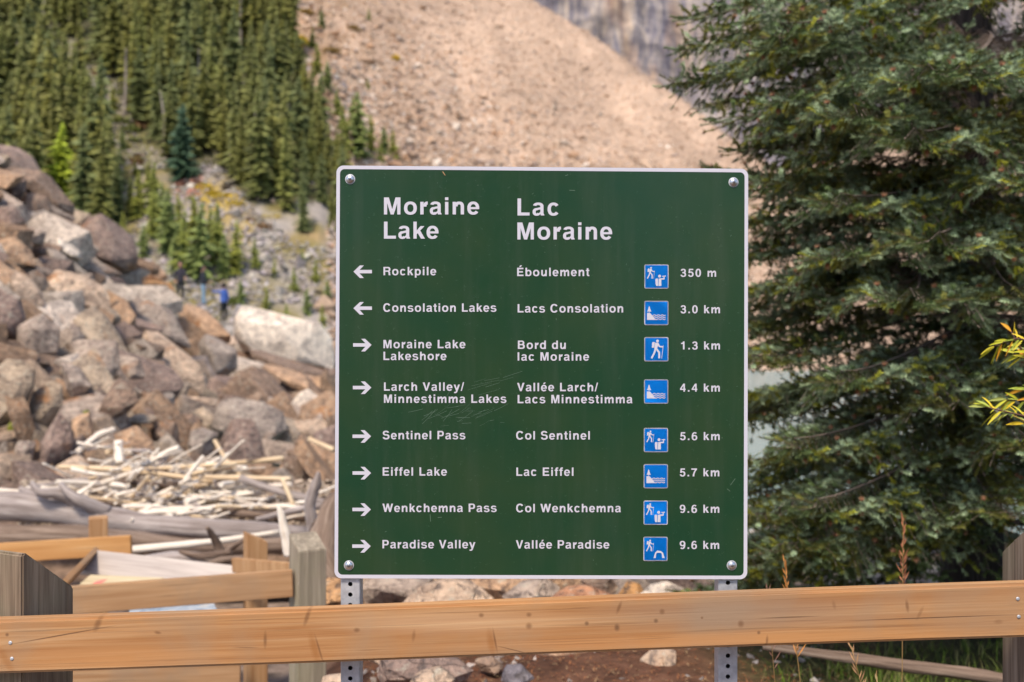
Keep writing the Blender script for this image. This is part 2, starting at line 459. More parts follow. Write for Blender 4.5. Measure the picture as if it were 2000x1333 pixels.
pts, siz, cols = [], [], []
PAL = [(0.46, 0.32, 0.22), (0.50, 0.37, 0.27), (0.40, 0.27, 0.18), (0.56, 0.46, 0.37), (0.42, 0.24, 0.13), (0.34, 0.27, 0.24), (0.62, 0.54, 0.46)]
for i in range(44000):
    if i > 30000: u = random.uniform(640, 1560); v = random.uniform(320, 715)
    elif random.random() < 0.8: u = random.uniform(500, 1700); v = random.uniform(-30, 420)
    else: u = random.uniform(1400, 2050); v = random.uniform(230, 760)
    if poly_in(u, v, FOREST): continue
    y0, yc = hill_y0(u), hill_crest(u)
    T = (666.5 - v) / FPX
    Y = (3.6 + 0.66 * y0) / (0.66 - T)
    if Y > yc - 0.3: continue
    X = (u - 1000) / FPX * Y
    near = min(1, max(0.25, (1500 - u + (v - 150) * 0.8) / 900))
    s = 0.22 + 0.42 * random.paretovariate(3.0) * near * 0.8
    if random.random() < 0.02: s *= 1.6
    s = min(s, 2.8)
    pts.append((X, Y, hill(u, Y) + 0.1 * s)); siz.append(s)
    c = 0.75 * np.array(random.choice(PAL)) * random.uniform(0.75, 1.3) + 0.25 * np.array((0.45, 0.33, 0.25)); c = c * runnel(X, Y); cols.append(np.clip(c, 0, 0.8))
stones('scree_stones', pts, siz, cols)
tag(bpy.data.objects['scree_stones'], label='tan and pink loose stones covering the steep scree slope', cat='scree')
pts, siz, cols = [], [], []
for i in range(14000):
    u = random.uniform(120, 720) if i < 13000 else random.uniform(640, 900); v = random.uniform(120, 700)
    if poly_in(u, v, FOREST) and not (u > 500 and v > 390) and random.random() < 0.85: continue
    T = (666.5 - v) / FPX; Y = (3.6 + 0.66 * hill_y0(u)) / (0.66 - T)
    X = (u - 1000) / FPX * Y
    if mnoise.noise(Vector((X * 0.09, Y * 0.09, 3.3))) < (-2 if u < 340 and v < 340 else -0.05 if v < 470 else -0.15): continue
    s = 0.14 + 0.20 * random.paretovariate(2.4); s = min(s, 1.3)
    pts.append((X, Y, hill(u, Y) + 0.1 * s)); siz.append(s)
    g = random.uniform(0.20, 0.50); cols.append((g, g * random.uniform(0.84, 0.93), g * random.uniform(0.72, 0.88)))
stones('rubble_stones', pts, siz, cols)
tag(bpy.data.objects['rubble_stones'], label='grey broken rubble between the small conifers below the forest', cat='rubble')

# ------------------------------------------------------------------ forest conifers
def conifer_mesh(seed, hgt, wid, dense=1.0, col=(0.07, 0.09, 0.03)):
    rr = np.random.default_rng(seed); V, F, C = [], [], []
    col = np.array(col)
    nl = int(60 * dense)
    for k in range(nl):
        t = (k + rr.uniform(0, 1)) / nl
        z = hgt * (0.06 + 0.94 * t)
        rad = wid * ((1 - t) ** 0.6) * rr.uniform(0.65, 1.2) * (0.85 + 0.25 * math.sin(t * 9 + seed)  ** 2) + 0.05
        lop = rr.uniform(0, 6.28)
        nb = 8 if t < 0.7 else 5
        for j in range(nb):
            a = rr.uniform(0, 6.283); L = rad * rr.uniform(0.45, 1.3) * (1 + 0.3 * math.cos(a - lop))
            d = np.array((math.cos(a), math.sin(a), 0)); s = np.array((-d[1], d[0], 0))
            dr = -0.45 * L + 0.05; wd = 0.06 * wid + 0.10 * L
            p0 = np.array((0, 0, z)); p1 = p0 + d * L * 0.55 + np.array((0, 0, dr * 0.35)); p2 = p0 + d * L + np.array((0, 0, dr + 0.12 * L))
            n = len(V)
            V += [p0, p1 + s * wd + (0, 0, -0.10 * wid), p1 + (0, 0, 0.06 * wid), p1 - s * wd + (0, 0, -0.10 * wid), p2]
            F += [(n, n + 1, n + 2), (n, n + 2, n + 3), (n + 1, n + 4, n + 2), (n + 3, n + 2, n + 4)]
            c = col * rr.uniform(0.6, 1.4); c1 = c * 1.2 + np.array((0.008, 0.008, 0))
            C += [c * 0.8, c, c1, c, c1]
    V.append(np.array((0.06, 0, hgt * 0.97))); V.append(np.array((-0.06, 0, hgt * 0.97))); V.append(np.array((0, 0, hgt * 1.05)))
    F.append((len(V) - 3, len(V) - 2, len(V) - 1)); C += [col] * 3
    return tri_mesh('conifer_crown', V, F, M_needle, np.array(C))

def cone_trunk(hgt, r):
    vs = []; n = 7
    for z, q in ((-1.0, 1.15), (hgt * 0.3, 0.8), (hgt * 0.9, 0.15)):
        vs += [(math.cos(6.283 * i / n) * r * q, math.sin(6.283 * i / n) * r * q, z) for i in range(n)]
    fs = [(j * n + i, j * n + (i + 1) % n, (j + 1) * n + (i + 1) % n, (j + 1) * n + i) for j in range(2) for i in range(n)]
    return mesh('conifer_trunk', vs, fs, M_bark, True)

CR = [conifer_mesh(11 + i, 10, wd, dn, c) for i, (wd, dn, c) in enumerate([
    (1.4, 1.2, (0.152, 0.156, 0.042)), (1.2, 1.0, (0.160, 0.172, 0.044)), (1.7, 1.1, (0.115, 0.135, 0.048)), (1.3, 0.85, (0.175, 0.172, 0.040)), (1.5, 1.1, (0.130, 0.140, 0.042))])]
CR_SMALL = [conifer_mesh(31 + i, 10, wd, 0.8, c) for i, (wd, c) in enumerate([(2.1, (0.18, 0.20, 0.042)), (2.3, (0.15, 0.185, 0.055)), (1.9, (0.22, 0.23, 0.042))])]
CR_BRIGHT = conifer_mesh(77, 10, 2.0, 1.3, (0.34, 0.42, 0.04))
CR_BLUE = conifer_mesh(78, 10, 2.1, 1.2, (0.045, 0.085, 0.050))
TR = cone_trunk(10, 0.17)
def conifer(u, vb, hpx, cr, label, group, Y=None, wx=1.0):
    Y = Y or hill_hit(u, vb)
    if Y is None: return
    X = (u - 1000) / FPX * Y
    z = EYE - (vb - 666.5) / FPX * Y
    s = hpx * Y / FPX / 10
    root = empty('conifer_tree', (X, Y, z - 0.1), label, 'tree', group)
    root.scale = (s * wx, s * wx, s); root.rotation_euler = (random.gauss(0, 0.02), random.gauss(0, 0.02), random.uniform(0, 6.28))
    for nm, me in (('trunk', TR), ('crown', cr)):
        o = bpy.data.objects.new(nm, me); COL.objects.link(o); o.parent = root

SNAG = []
special = [(115, 395, 158, CR_BRIGHT, 'bright yellow green young conifer rising behind the left crest of the rock pile', 1.0),
           (358, 352, 150, CR_BLUE, 'wide dark blue green spruce at the lower edge of the forest above the red shrubs', 1.0),
           (225, 440, 150, CR[2], 'narrow dark conifer standing alone beside the grey scree strip left of centre', 0.8)]
for (u, vb, h, cr, lab, wx) in special: conifer(u, vb, h, cr, lab, None, wx=wx)
cells = {}
def spaced(u, v, du, dv):
    for i in range(-1, 2):
        for j in range(-1, 2):
            for (a, c) in cells.get((int(u // 30) + i, int(v // 60) + j), []):
                if abs(a - u) < du and abs(c - v) < dv: return False
    cells.setdefault((int(u // 30), int(v // 60)), []).append((u, v)); return True
n = 0; tries = 0
while n < 250 and tries < 20000:
    tries += 1
    u = random.uniform(-60, 700); v = random.uniform(0, 478)
    if (80 < u < 152 and v > 372) or (330 < u < 386 and v > 345): continue
    if not poly_in(u, v, FOREST) or not spaced(u, v, 10, 16): continue
    T = (666.5 - v) / FPX
    h = random.triangular(105, 250, 205) * (1.0 if v > 100 else 0.85) * (1.15 if u < 200 and v > 250 else 1)
    if u > 580: h *= 0.72
    where = 'behind the rock pile crest' if u < 200 else ('in mid forest' if u < 430 else 'in the right forest')
    lev = 'high on the slope' if v < 120 else ('half way up the slope' if v < 320 else 'low on the slope')
    k = random.randrange(5)
    tone = ['olive green', 'mid green', 'dark blue green', 'yellowish olive', 'dark olive'][k]
    cols_ = [(0, 'at the left photo edge'), (45, 'above the topmost boulder'), (95, 'above the large brown crest boulder'), (150, 'left of the clearing'), (205, 'right of the clearing'), (260, 'above the left clearing edge'), (305, 'above the young conifer cluster'), (345, 'above the wide blue spruce'), (390, 'straight above the hikers'), (435, 'above the golden scrub'), (480, 'above the white boulder left end'), (530, 'above the middle of the white boulder'), (580, 'near the scree edge'), (630, 'close to the sign corner')]
    where = min(cols_, key=lambda q: abs(q[0] - u))[1]
    lev = ['topmost', 'upper', 'mid slope', 'lower', 'front row'][min(4, int(v / 95))]
    conifer(u, v, h, CR[k], '%s %s %s conifer %s' % (lev, 'very tall' if h > 200 else 'tall', tone, where), 'tall conifers of the dark forest', wx=random.uniform(0.75, 1.05))
    n += 1
small = [(205, 150, 70), (188, 90, 60), (222, 215, 60), (160, 40, 70), (240, 300, 45), (265, 345, 40), (215, 290, 50), (195, 215, 55), (290, 360, 45), (300, 470, 95), (330, 500, 125), (350, 470, 90), (362, 545, 150), (388, 550, 155), (378, 470, 85), (425, 520, 110), (440, 545, 105), (460, 540, 125), (500, 526, 75), (280, 505, 65),
         (270, 430, 90), (300, 420, 95), (318, 440, 100), (255, 420, 70), (590, 525, 48), (470, 600, 60), (520, 610, 50), (560, 640, 45), (600, 620, 55), (615, 560, 60), (575, 570, 48), (640, 590, 50), (630, 640, 45),
         (660, 235, 70), (640, 180, 70), (620, 150, 60), (672, 300, 100), (700, 310, 115), (725, 296, 90), (690, 250, 75), (750, 305, 62), (768, 312, 56), (610, 95, 45), (628, 60, 42), (595, 195, 80), (720, 40, 26), (577, 130, 70),
         (718, 175, 24), (742, 320, 40), (660, 335, 90), (240, 470, 60), (410, 480, 80), (345, 530, 90), (535, 545, 40)]
for i, (u, v, h) in enumerate(small):
    h *= random.uniform(0.8, 1.15)
    k = i % 3
    where = ('on the grey rubble above the hikers' if u < 480 else 'on the rubble above the white boulder') if v > 380 else 'on the left edge of the tan scree slope'
    if u < 345 and v <= 380: where = 'in the narrow clearing that runs down through the forest'
    if u < 345 and v > 380: where = 'in the cluster behind the rock pile crest'
    conifer(u, v, h, CR_SMALL[k], '%s %s young conifer %s' % ('tiny' if h < 50 else 'small' if h < 85 else 'taller', ['mid green', 'blue green', 'yellow green'][k], where), 'young conifers below and beside the forest', wx=0.95)

for i in range(42):
    u = random.uniform(-420, -66); v = random.uniform(20, 470)
    conifer(u, v, random.uniform(150, 240), CR[random.randrange(5)], 'tall conifer just outside the left edge of the photo', 'tall conifers beyond the left edge')

for (u, v, h) in [(243, 225, 130), (318, 300, 120), (392, 250, 150), (432, 290, 95), (36, 230, 150), (505, 330, 120), (148, 330, 110), (560, 300, 100), (90, 60, 90), (470, 120, 130)]:
    Y = hill_hit(u, v); X = (u - 1000) / FPX * Y; hh = h * Y / FPX
    pts = [Vector((X, Y, hill(u, Y) - 0.5)), Vector((X + random.gauss(0, .2), Y, hill(u, Y) + hh * 0.5)), Vector((X + random.gauss(0, .3), Y, hill(u, Y) + hh))]
    SNAG.append((pts, u, v))

for i, (x, y, h) in enumerate([(-9, -14, 9), (-4.5, -17, 11), (0.5, -21, 12), (5, -15, 9), (9, -18, 11), (14, -15, 10), (-14, -18, 11), (-1.5, -25, 13), (3, -27, 13)]):  # unseen trees added behind the camera, to give the sign face soft reflections
    root = empty('conifer_tree', (x, y, -0.1), 'unseen tall conifer added behind the camera to vary the sign reflections', 'tree', 'unseen conifers added for the sign reflections')
    root.scale = (h / 10 * 1.3, h / 10 * 1.3, h / 10); root.rotation_euler.z = i
    for nm, me in (('trunk', TR), ('crown', CR[i % 5])):
        o = bpy.data.objects.new(nm, me); COL.objects.link(o); o.parent = root

# autumn shrubs on the slope
def shrub(u, v, wpx, hpx, col, label, group=None):
    Y = hill_hit(u, v)
    if Y is None: return
    c0 = P(u, v, Y); s = Y / FPX
    n = 220
    p = RNG.normal(0, 1, (n, 3)); p /= np.linalg.norm(p, axis=1)[:, None]; p *= RNG.uniform(0.5, 1, (n, 1))
    p *= np.array((wpx * s * 0.5, wpx * s * 0.4, hpx * s * 0.5)); p[:, 2] += hpx * s * 0.3
    q = RNG.normal(0, 1, (n, 3, 3)) * 0.16 * hpx * s
    V = (p[:, None, :] + q + np.array(c0)).reshape(-1, 3)
    C = np.repeat(np.array(col)[None] * RNG.uniform(0.6, 1.4, (n, 1)), 3, axis=0)
    me = tri_mesh('autumn_shrub', V, np.arange(n * 3).reshape(-1, 3), M_needle, np.clip(C, 0, 1))
    tag(put('autumn_shrub', me), label, 'shrub', group)
shrub(590, 92, 24, 24, (0.80, 0.50, 0.01), 'brightest yellow autumn shrub at the top left edge of the scree slope')
shrub(773, 118, 16, 12, (0.60, 0.40, 0.03), 'small mustard yellow shrub out on the tan scree slope')
for (u, v, a, h) in [(400, 372, 46, 15), (430, 388, 48, 14), (460, 402, 44, 12), (530, 427, 50, 9), (415, 382, 30, 12)]:
    shrub(u, v, a, h, (0.50, 0.36, 0.03), 'low golden shrub in the strip of yellow scrub below the forest', 'golden shrubs below the forest')
for (u, v, a, h) in [(360, 366, 36, 15), (385, 362, 26, 12)]:
    shrub(u, v, a, h, (0.26, 0.13, 0.09), 'reddish brown shrub at the foot of the wide dark spruce', 'reddish shrubs below the forest')
for (u, v, a, h) in [(590, 195, 30, 14), (650, 105, 40, 16), (600, 30, 30, 14), (625, 215, 30, 18), (690, 60, 30, 12)]:
    shrub(u, v, a, h, (0.24, 0.15, 0.04), 'brown and ochre scrub patch on the left edge of the scree', 'ochre scrub patches on the scree')

for i in range(80):
    u = random.uniform(150, 520) if i < 46 else random.uniform(120, 340); v = random.uniform(60, 640) if i < 46 else random.uniform(50, 340)
    if poly_in(u, v, FOREST): continue
    k = random.randrange(3)
    shrub(u, v, random.uniform(18, 44), random.uniform(10, 20), [(0.13, 0.15, 0.035), (0.22, 0.20, 0.05), (0.20, 0.12, 0.06)][k], 'low %s shrub %s' % (['green', 'olive', 'brown'][k], 'in the clearing through the forest' if v < 330 else 'on the rubble beyond the hikers'), 'low shrubs on the far slope')
# ------------------------------------------------------------------ rocks
def rough_hull(pts, disp, cuts=2, seed=0.0, mat=M_rock, name='rock', sharp=32, loc=None, chips=9):
    rr = random.Random(int(seed * 100) + 3)
    bm = bmesh.new()
    for p in pts: bm.verts.new(p)
    r = bmesh.ops.convex_hull(bm, input=bm.verts)
    bmesh.ops.delete(bm, geom=list({e for e in r['geom_interior'] + r['geom_unused'] if isinstance(e, bmesh.types.BMVert)}), context='VERTS')
    for k in range(chips):                     # knock flat chips off the side that shows
        n = Vector((rr.gauss(0, 0.7), -abs(rr.gauss(0.55, 0.5)), rr.gauss(0.35, 0.6))).normalized()
        sup = max(v.co.dot(n) for v in bm.verts)
        co = n * sup * rr.uniform(0.70, 0.92)
        bmesh.ops.bisect_plane(bm, geom=bm.verts[:] + bm.edges[:] + bm.faces[:], plane_co=co, plane_no=n, clear_outer=True)
        es = [e for e in bm.edges if e.is_boundary]
        if es: bmesh.ops.contextual_create(bm, geom=es)
    bmesh.ops.remove_doubles(bm, verts=bm.verts, dist=disp * 0.4)
    bmesh.ops.recalc_face_normals(bm, faces=bm.faces)
    bmesh.ops.bevel(bm, geom=list(bm.edges), offset=disp * 0.22, segments=1, affect='EDGES', clamp_overlap=True)
    bmesh.ops.triangulate(bm, faces=bm.faces)
    for k in range(cuts):
        bmesh.ops.subdivide_edges(bm, edges=[e for e in bm.edges if e.calc_length() > disp * 4.5], cuts=1)
        bmesh.ops.triangulate(bm, faces=[x for x in bm.faces if len(x.verts) > 3])
    bm.normal_update()
    f = 0.11 / max(disp, 1e-4)
    sd_ = Vector((rr.gauss(0, .4), rr.gauss(0, .3), 1)).normalized()
    for v in bm.verts:
        q = v.co * f + Vector((seed, seed * 1.7, 0))
        st = v.co.dot(sd_) * f * 2.2 + mnoise.noise(q * 0.5) * 1.2
        d = 0.35 * mnoise.noise(q) + 0.45 * mnoise.noise(q * 2.6) + 0.6 * mnoise.noise(Vector((seed, 0, st)))
        v.co += v.normal * d * disp
    bmesh.ops.triangulate(bm, faces=[x for x in bm.faces if len(x.verts) > 4])
    me = bpy.data.meshes.new(name); bm.to_mesh(me); bm.free()
    me.materials.append(mat)
    me.polygons.foreach_set('use_smooth', [True] * len(me.polygons))
    me.set_sharp_from_angle(angle=R(sharp))
    return me

LIGHT = (0.60, 0.52, 0.44); TAN = (0.54, 0.41, 0.30); GREY = (0.42, 0.39, 0.37); BROWN = (0.29, 0.235, 0.20); PURP = (0.31, 0.26, 0.25)
WHITE = (0.78, 0.70, 0.60); LICH = (0.46, 0.42, 0.355); DARK = (0.085, 0.065, 0.065); GREEN = (0.22, 0.26, 0.03); ORNG = (0.50, 0.28, 0.12); BLUG = (0.385, 0.375, 0.37)

for _k in ('LIGHT', 'TAN', 'GREY', 'BROWN', 'PURP', 'LICH', 'BLUG'):
    _c = globals()[_k]; globals()[_k] = (_c[0] * 0.97, _c[1] * 0.86, _c[2] * 0.765)
def short_name(lab):
    for w_ in (' at ', ' on ', ' under ', ' below ', ' right ', ' left ', ' in ', ' running ', ' lying ', ' beneath ', ' beside ', ' sloping ', ' directly ', ' with ', ' above ', ' between ', ' behind ', ' second ', ' just ', ' half ', ' wedged ', ' down '):
        i = lab.find(w_)
        if i > 0: lab = lab[:i]
    return lab
HAND = []; OUTL = []
def rock_outline(pts, color, label, thick=0.55, Y=None, mat=M_rock, push=0.0, group='big boulders of the rock pile', tilt=0.3):
    us_ = [p[0] for p in pts]; vs_ = [p[1] for p in pts]
    uc, vb = sum(us_) / len(us_), max(vs_); vc = sum(vs_) / len(vs_)
    if Y is None: Y = pile_hit(uc, min(vb - 0.15 * (vb - min(vs_)), 900)) - push
    size = (max(us_) - min(us_) + max(vs_) - min(vs_)) * 0.5 * Y / FPX
    OUTL.append([(0.86 * a + 0.14 * uc, 0.86 * c_ + 0.14 * sum(vs_) / len(vs_)) for a, c_ in pts])
    HAND.append((uc, sum(vs_) / len(vs_), short_name(label)))
    th = size * thick
    rr = random.Random(int(uc * 7 + vc))
    W = [P(u, v, Y + rr.uniform(-0.1, 0.1) * th) for u, v in pts]
    c = sum(W, Vector()) / len(W)
    out = list(W)
    for q in W:
        g = c + (q - c) * 0.75 + Vector((0, th * 0.5, 0.02 * size)); g.z = min(g.z, q.z + 0.0)
        out.append(g)
    wid_ = (max(us_) - min(us_)) * Y / FPX; hei_ = (max(vs_) - min(vs_)) * Y / FPX
    for k in range(4):       # a few forward corners, so that the faces between them stay broad and flat
        q = W[(k * len(W)) // 4 + rr.randrange(2) - (1 if k == 3 else 0)]
        out.append(c + (q - c) * rr.uniform(0.25, 0.62) + Vector((rr.uniform(-.1, .1) * wid_, -th * rr.uniform(0.3, 0.6), -hei_ * 0.16 * rr.uniform(0.3, 1.3))))
    me = rough_hull([p - c for p in out], size * 0.011, seed=uc, mat=mat, chips=3, sharp=20)
    o = put('boulder', me, loc=c, color=color)
    return tag(o, label, 'rock', group)

rocks = [
 ([(-12,278),(20,280),(59,303),(82,339),(60,345),(0,332),(-12,330)], PURP, 'brown rounded boulder at the very top of the rock pile crest on the left edge', .8),
 ([(-5,322),(50,330),(82,335),(145,402),(142,418),(109,405),(60,362),(0,335)], BROWN, 'long brown slab running down the crest below the topmost boulder', .7),
 ([(20,336),(50,349),(46,372),(26,395),(16,385),(13,352)], PURP, 'purple upright rock under the long crest slab', .7),
 ([(40,392),(56,372),(92,385),(99,412),(89,438),(66,428),(43,412)], BROWN, 'brown blocky rock with rusty patch below the crest slab', .8),
 ([(142,425),(198,417),(231,438),(257,464),(270,504),(244,527),(198,504),(165,471),(142,451)], PURP, 'large brown mottled boulder on the crest right of the long slab', .8),
 ([(109,458),(132,468),(162,501),(155,507),(115,484),(99,471)], WHITE, 'narrow pale slab lying left of the large brown crest boulder', .8),
 ([(40,451),(59,441),(89,451),(82,478),(53,484),(36,471)], GREY, 'grey rounded rock left of the narrow pale slab', .8),
 ([(89,484),(109,488),(135,507),(125,524),(112,517),(92,497)], BLUG, 'grey slab with dark underside beneath the narrow pale slab', .8),
 ([(92,534),(112,527),(165,537),(198,557),(218,596),(211,606),(185,600),(142,606),(109,577),(96,553)], LIGHT, 'large smooth beige boulder in the middle of the upper rock pile', .6),
 ([(198,553),(215,539),(238,544),(248,557),(241,573),(218,583),(201,567)], DARK, 'nearly black rounded rock right of the large beige boulder', .8),
 ([(20,524),(50,537),(76,570),(86,596),(66,606),(43,586),(20,553)], LIGHT, 'cream slanted rock left of the large beige boulder', .7),
 ([(142,610),(171,590),(198,613),(231,656),(251,690),(240,700),(180,680),(145,640)], LICH, 'pale lichen covered slab below the large beige boulder', .6),
 ([(254,550),(297,547),(333,553),(343,570),(317,577),(280,570)], ORNG, 'flat orange tan slab on the crest left of the hikers', .9),
 ([(218,583),(257,577),(297,590),(330,603),(346,636),(376,680),(346,680),(297,649),(251,620)], GREY, 'long grey slab sloping down below the orange tan slab', .6),
 ([(333,596),(363,590),(396,603),(429,633),(452,656),(449,672),(396,659),(363,633)], TAN, 'long tan slab directly below the hikers', .6),
 ([(459,620),(469,600),(485,598),(541,613),(627,633),(647,659),(655,700),(650,722),(580,707),(520,690),(470,684),(456,655)], WHITE, 'huge white flat topped boulder right of the hikers', .9),
 ([(277,660),(290,636),(317,660),(356,686),(389,713),(409,746),(396,772),(346,772),(297,765),(280,706)], LIGHT, 'pointed beige and rust boulder in the centre of the rock pile', .6),
 ([(386,673),(403,650),(439,663),(462,683),(465,719),(436,739),(403,726)], BLUG, 'blue grey and ochre blocky rock left of the huge white boulder', .7),
 ([(426,765),(462,729),(492,714),(518,729),(548,762),(561,792),(528,788),(478,775),(436,772)], BROWN, 'brown layered rock below the blue grey and ochre rock', .7),
 ([(558,805),(578,772),(601,759),(620,772),(637,812),(610,815),(568,817)], WHITE, 'small bright white triangular rock beside the left edge of the sign', .8),
 ([(413,835),(426,782),(442,775),(515,785),(554,805),(561,838),(528,868),(508,872),(440,870)], BLUG, 'broad grey angular boulder left of the small white triangular rock', .6),
 ([(426,845),(446,818),(495,817),(508,851),(528,925),(479,930),(429,930),(413,897)], PURP, 'purple grey upright block in front of the broad grey boulder', .7),
 ([(366,871),(373,841),(396,835),(426,845),(413,891),(389,904),(366,901)], BLUG, 'blue grey squarish rock left of the purple grey block', .8),
 ([(-14,700),(40,703),(66,719),(63,752),(33,812),(13,845),(-14,851)], LICH, 'striped lichen grey slab at the left edge of the photo', .5),
 ([(43,835),(66,755),(92,739),(122,752),(122,792),(82,845),(59,845)], LICH, 'tilted ribbed grey slab second from the left edge', .5),
 ([(66,927),(79,864),(115,802),(139,838),(142,864),(109,927),(86,934)], PURP, 'purple leaning slab with orange rust streaks above the driftwood', .6),
 ([(142,660),(228,666),(234,719),(214,742),(185,746),(172,726),(125,700)], GREY, 'large blocky grey boulder below the lichen slab', .7),
 ([(115,700),(149,716),(178,755),(145,782),(129,762)], GREY, 'grey wedge rock under the left corner of the blocky grey boulder', .7),
 ([(178,838),(198,788),(231,732),(257,746),(271,785),(238,812),(198,845)], BROWN, 'brown upright slab right of the bright mossy rock', .6),
 ([(290,802),(327,752),(340,772),(337,812),(307,815)], BLUG, 'dark grey triangular rock under the pointed beige boulder', .7),
 ([(343,772),(429,779),(413,812),(356,802)], LIGHT, 'long pale rounded rock below the pointed beige boulder', .8),
 ([(221,825),(271,808),(307,815),(297,828),(244,831)], LICH, 'thin pale flat stone above the tan boulder and driftwood', 1.),
 ([(221,845),(264,830),(297,864),(307,897),(264,901),(231,878)], TAN, 'tan boulder with orange rim just above the driftwood heap', .7),
 ([(287,841),(317,818),(343,825),(350,868),(314,884)], BROWN, 'brown banded block right of the tan boulder above the driftwood', .8),
 ([(340,812),(370,808),(399,822),(389,838),(356,841)], BROWN, 'small brown rounded rock left of the broad grey boulder', .8),
 ([(26,891),(33,861),(69,861),(63,900),(30,905)], GREY, 'small grey block near the left edge below the striped slab', .8),
 ([(-8,905),(50,895),(62,925),(50,960),(-8,960)], PURP, 'dull purple rock at the left edge beside the root of the grey log', .7),
 ([(541,914),(587,884),(627,891),(650,925),(594,940),(545,940)], TAN, 'tan rounded rock behind the upright root by the sign', .8),
 ([(610,845),(665,826),(668,915),(620,890)], PURP, 'purple brown rock half hidden by the left edge of the sign', .7),
 ([(561,825),(627,818),(655,838),(610,864),(574,858)], LIGHT, 'flat cream and orange rock below the small white triangular rock', .9),
 ([(472,680),(561,712),(655,730),(655,752),(578,730),(495,702)], BROWN, 'dark thin slab under the huge white boulder', 1.2),
 ([(502,709),(561,729),(660,749),(655,775),(610,758),(545,742)], TAN, 'long flat tan slab with moss under the dark thin slab', 1.1),
 ([(-14,557),(33,583),(43,620),(33,662),(-14,666)], PURP, 'purple brown boulder at the left edge below the cream slanted rock', .7),
 ([(33,625),(82,610),(115,643),(110,690),(60,700),(33,680)], GREY, 'grey brown boulder right of the purple boulder on the left edge', .7),
 ([(115,650),(142,629),(165,656),(150,690),(112,690)], GREY, 'grey knobbly rock left of the pale lichen slab', .7),
 ([(-12,470),(30,462),(60,492),(70,520),(20,518),(-12,500)], TAN, 'rust tinged rock at the left edge half way up the pile', .7),
 ([(-12,400),(30,405),(48,432),(30,455),(-12,450)], PURP, 'purple rock on the left edge below the crest slab', .7),
 ([(265,520),(300,510),(335,545),(300,550),(262,545)], TAN, 'peach tan rock on the crest below the large brown crest boulder', .8),
 ([(160,500),(195,512),(240,535),(200,545),(165,530)], BROWN, 'brown broken rock under the large brown crest boulder', .8),
 ([(140,820),(170,800),(180,850),(160,880),(140,870)], TAN, 'small orange tan rock between two leaning slabs', .8),
 ([(215,690),(270,700),(285,735),(262,745),(225,725)], GREY, 'grey rock wedged left of the pointed beige boulder', .7),
 ([(560,880),(600,868),(612,890),(590,905),(562,902)], BROWN, 'small reddish brown stone below the cream and orange rock', .8),
]
for (pts, c, lab, th) in rocks: rock_outline(pts, c, lab, th)
for (pts, lab) in [([(178,792),(214,746),(211,772),(188,802)], 'bright green mossy rock in the dark gap between the grey slabs'),
                   ([(150,810),(170,800),(185,818),(176,835),(152,830)], 'round mossy green rock below the bright green mossy rock'),
                   ([(22,815),(40,795),(52,840),(38,858),(20,850)], 'moss covered yellow green rock between the two striped slabs')]:
    rock_outline(pts, GREEN, lab, 1.0, mat=M_rock_moss, push=-0.3)

# shared rock shapes for the rocks that fill the pile
def rand_rock(seed, mat=M_rock, el=(1, 0.8, 0.6)):
    rr = random.Random(seed); pts = []
    for i in range(10):
        k = rr.uniform(0.72, 1.08)
        p = Vector(((-1, 1)[i & 1], (-1, 1)[i >> 1 & 1], (-1, 1)[i >> 2 & 1])) * k + Vector((rr.gauss(0, .16), rr.gauss(0, .2), rr.gauss(0, .14)))
        pts.append(Vector((p.x * el[0], p.y * el[1], p.z * el[2])) * 0.5)
    return rough_hull(pts, 0.011, cuts=2, seed=seed * 1.3, chips=4)
RV = [rand_rock(100 + i, el=[(1.6, .9, .36), (1.25, .9, .6), (1.9, .9, .28), (1.4, .7, .5)][i % 4]) for i in range(14)]
TONES = [('beige', LIGHT), ('tan', TAN), ('grey', GREY), ('brown', BROWN), ('purple grey', PURP), ('pale', (0.62, 0.54, 0.46)), ('lichen grey', LICH), ('rusty', (0.42, 0.28, 0.18))]
def place_rock(X, Y, z, s, tone, label, group, name='boulder', flat=1.0):
    o = bpy.data.objects.new(name, random.choice(RV)); COL.objects.link(o)
    o.location = (X, Y, z); o.scale = (s, s, s * flat)
    o.rotation_euler = (random.gauss(0.35, 0.4), random.gauss(0.5, 0.35), random.gauss(0, 0.5))
    k = random.uniform(0.62, 1.12); o.color = (*[min(0.85, c * k) for c in tone], 1)
    return tag(o, label, 'rock', group)
n = 0; tries = 0; placed = []
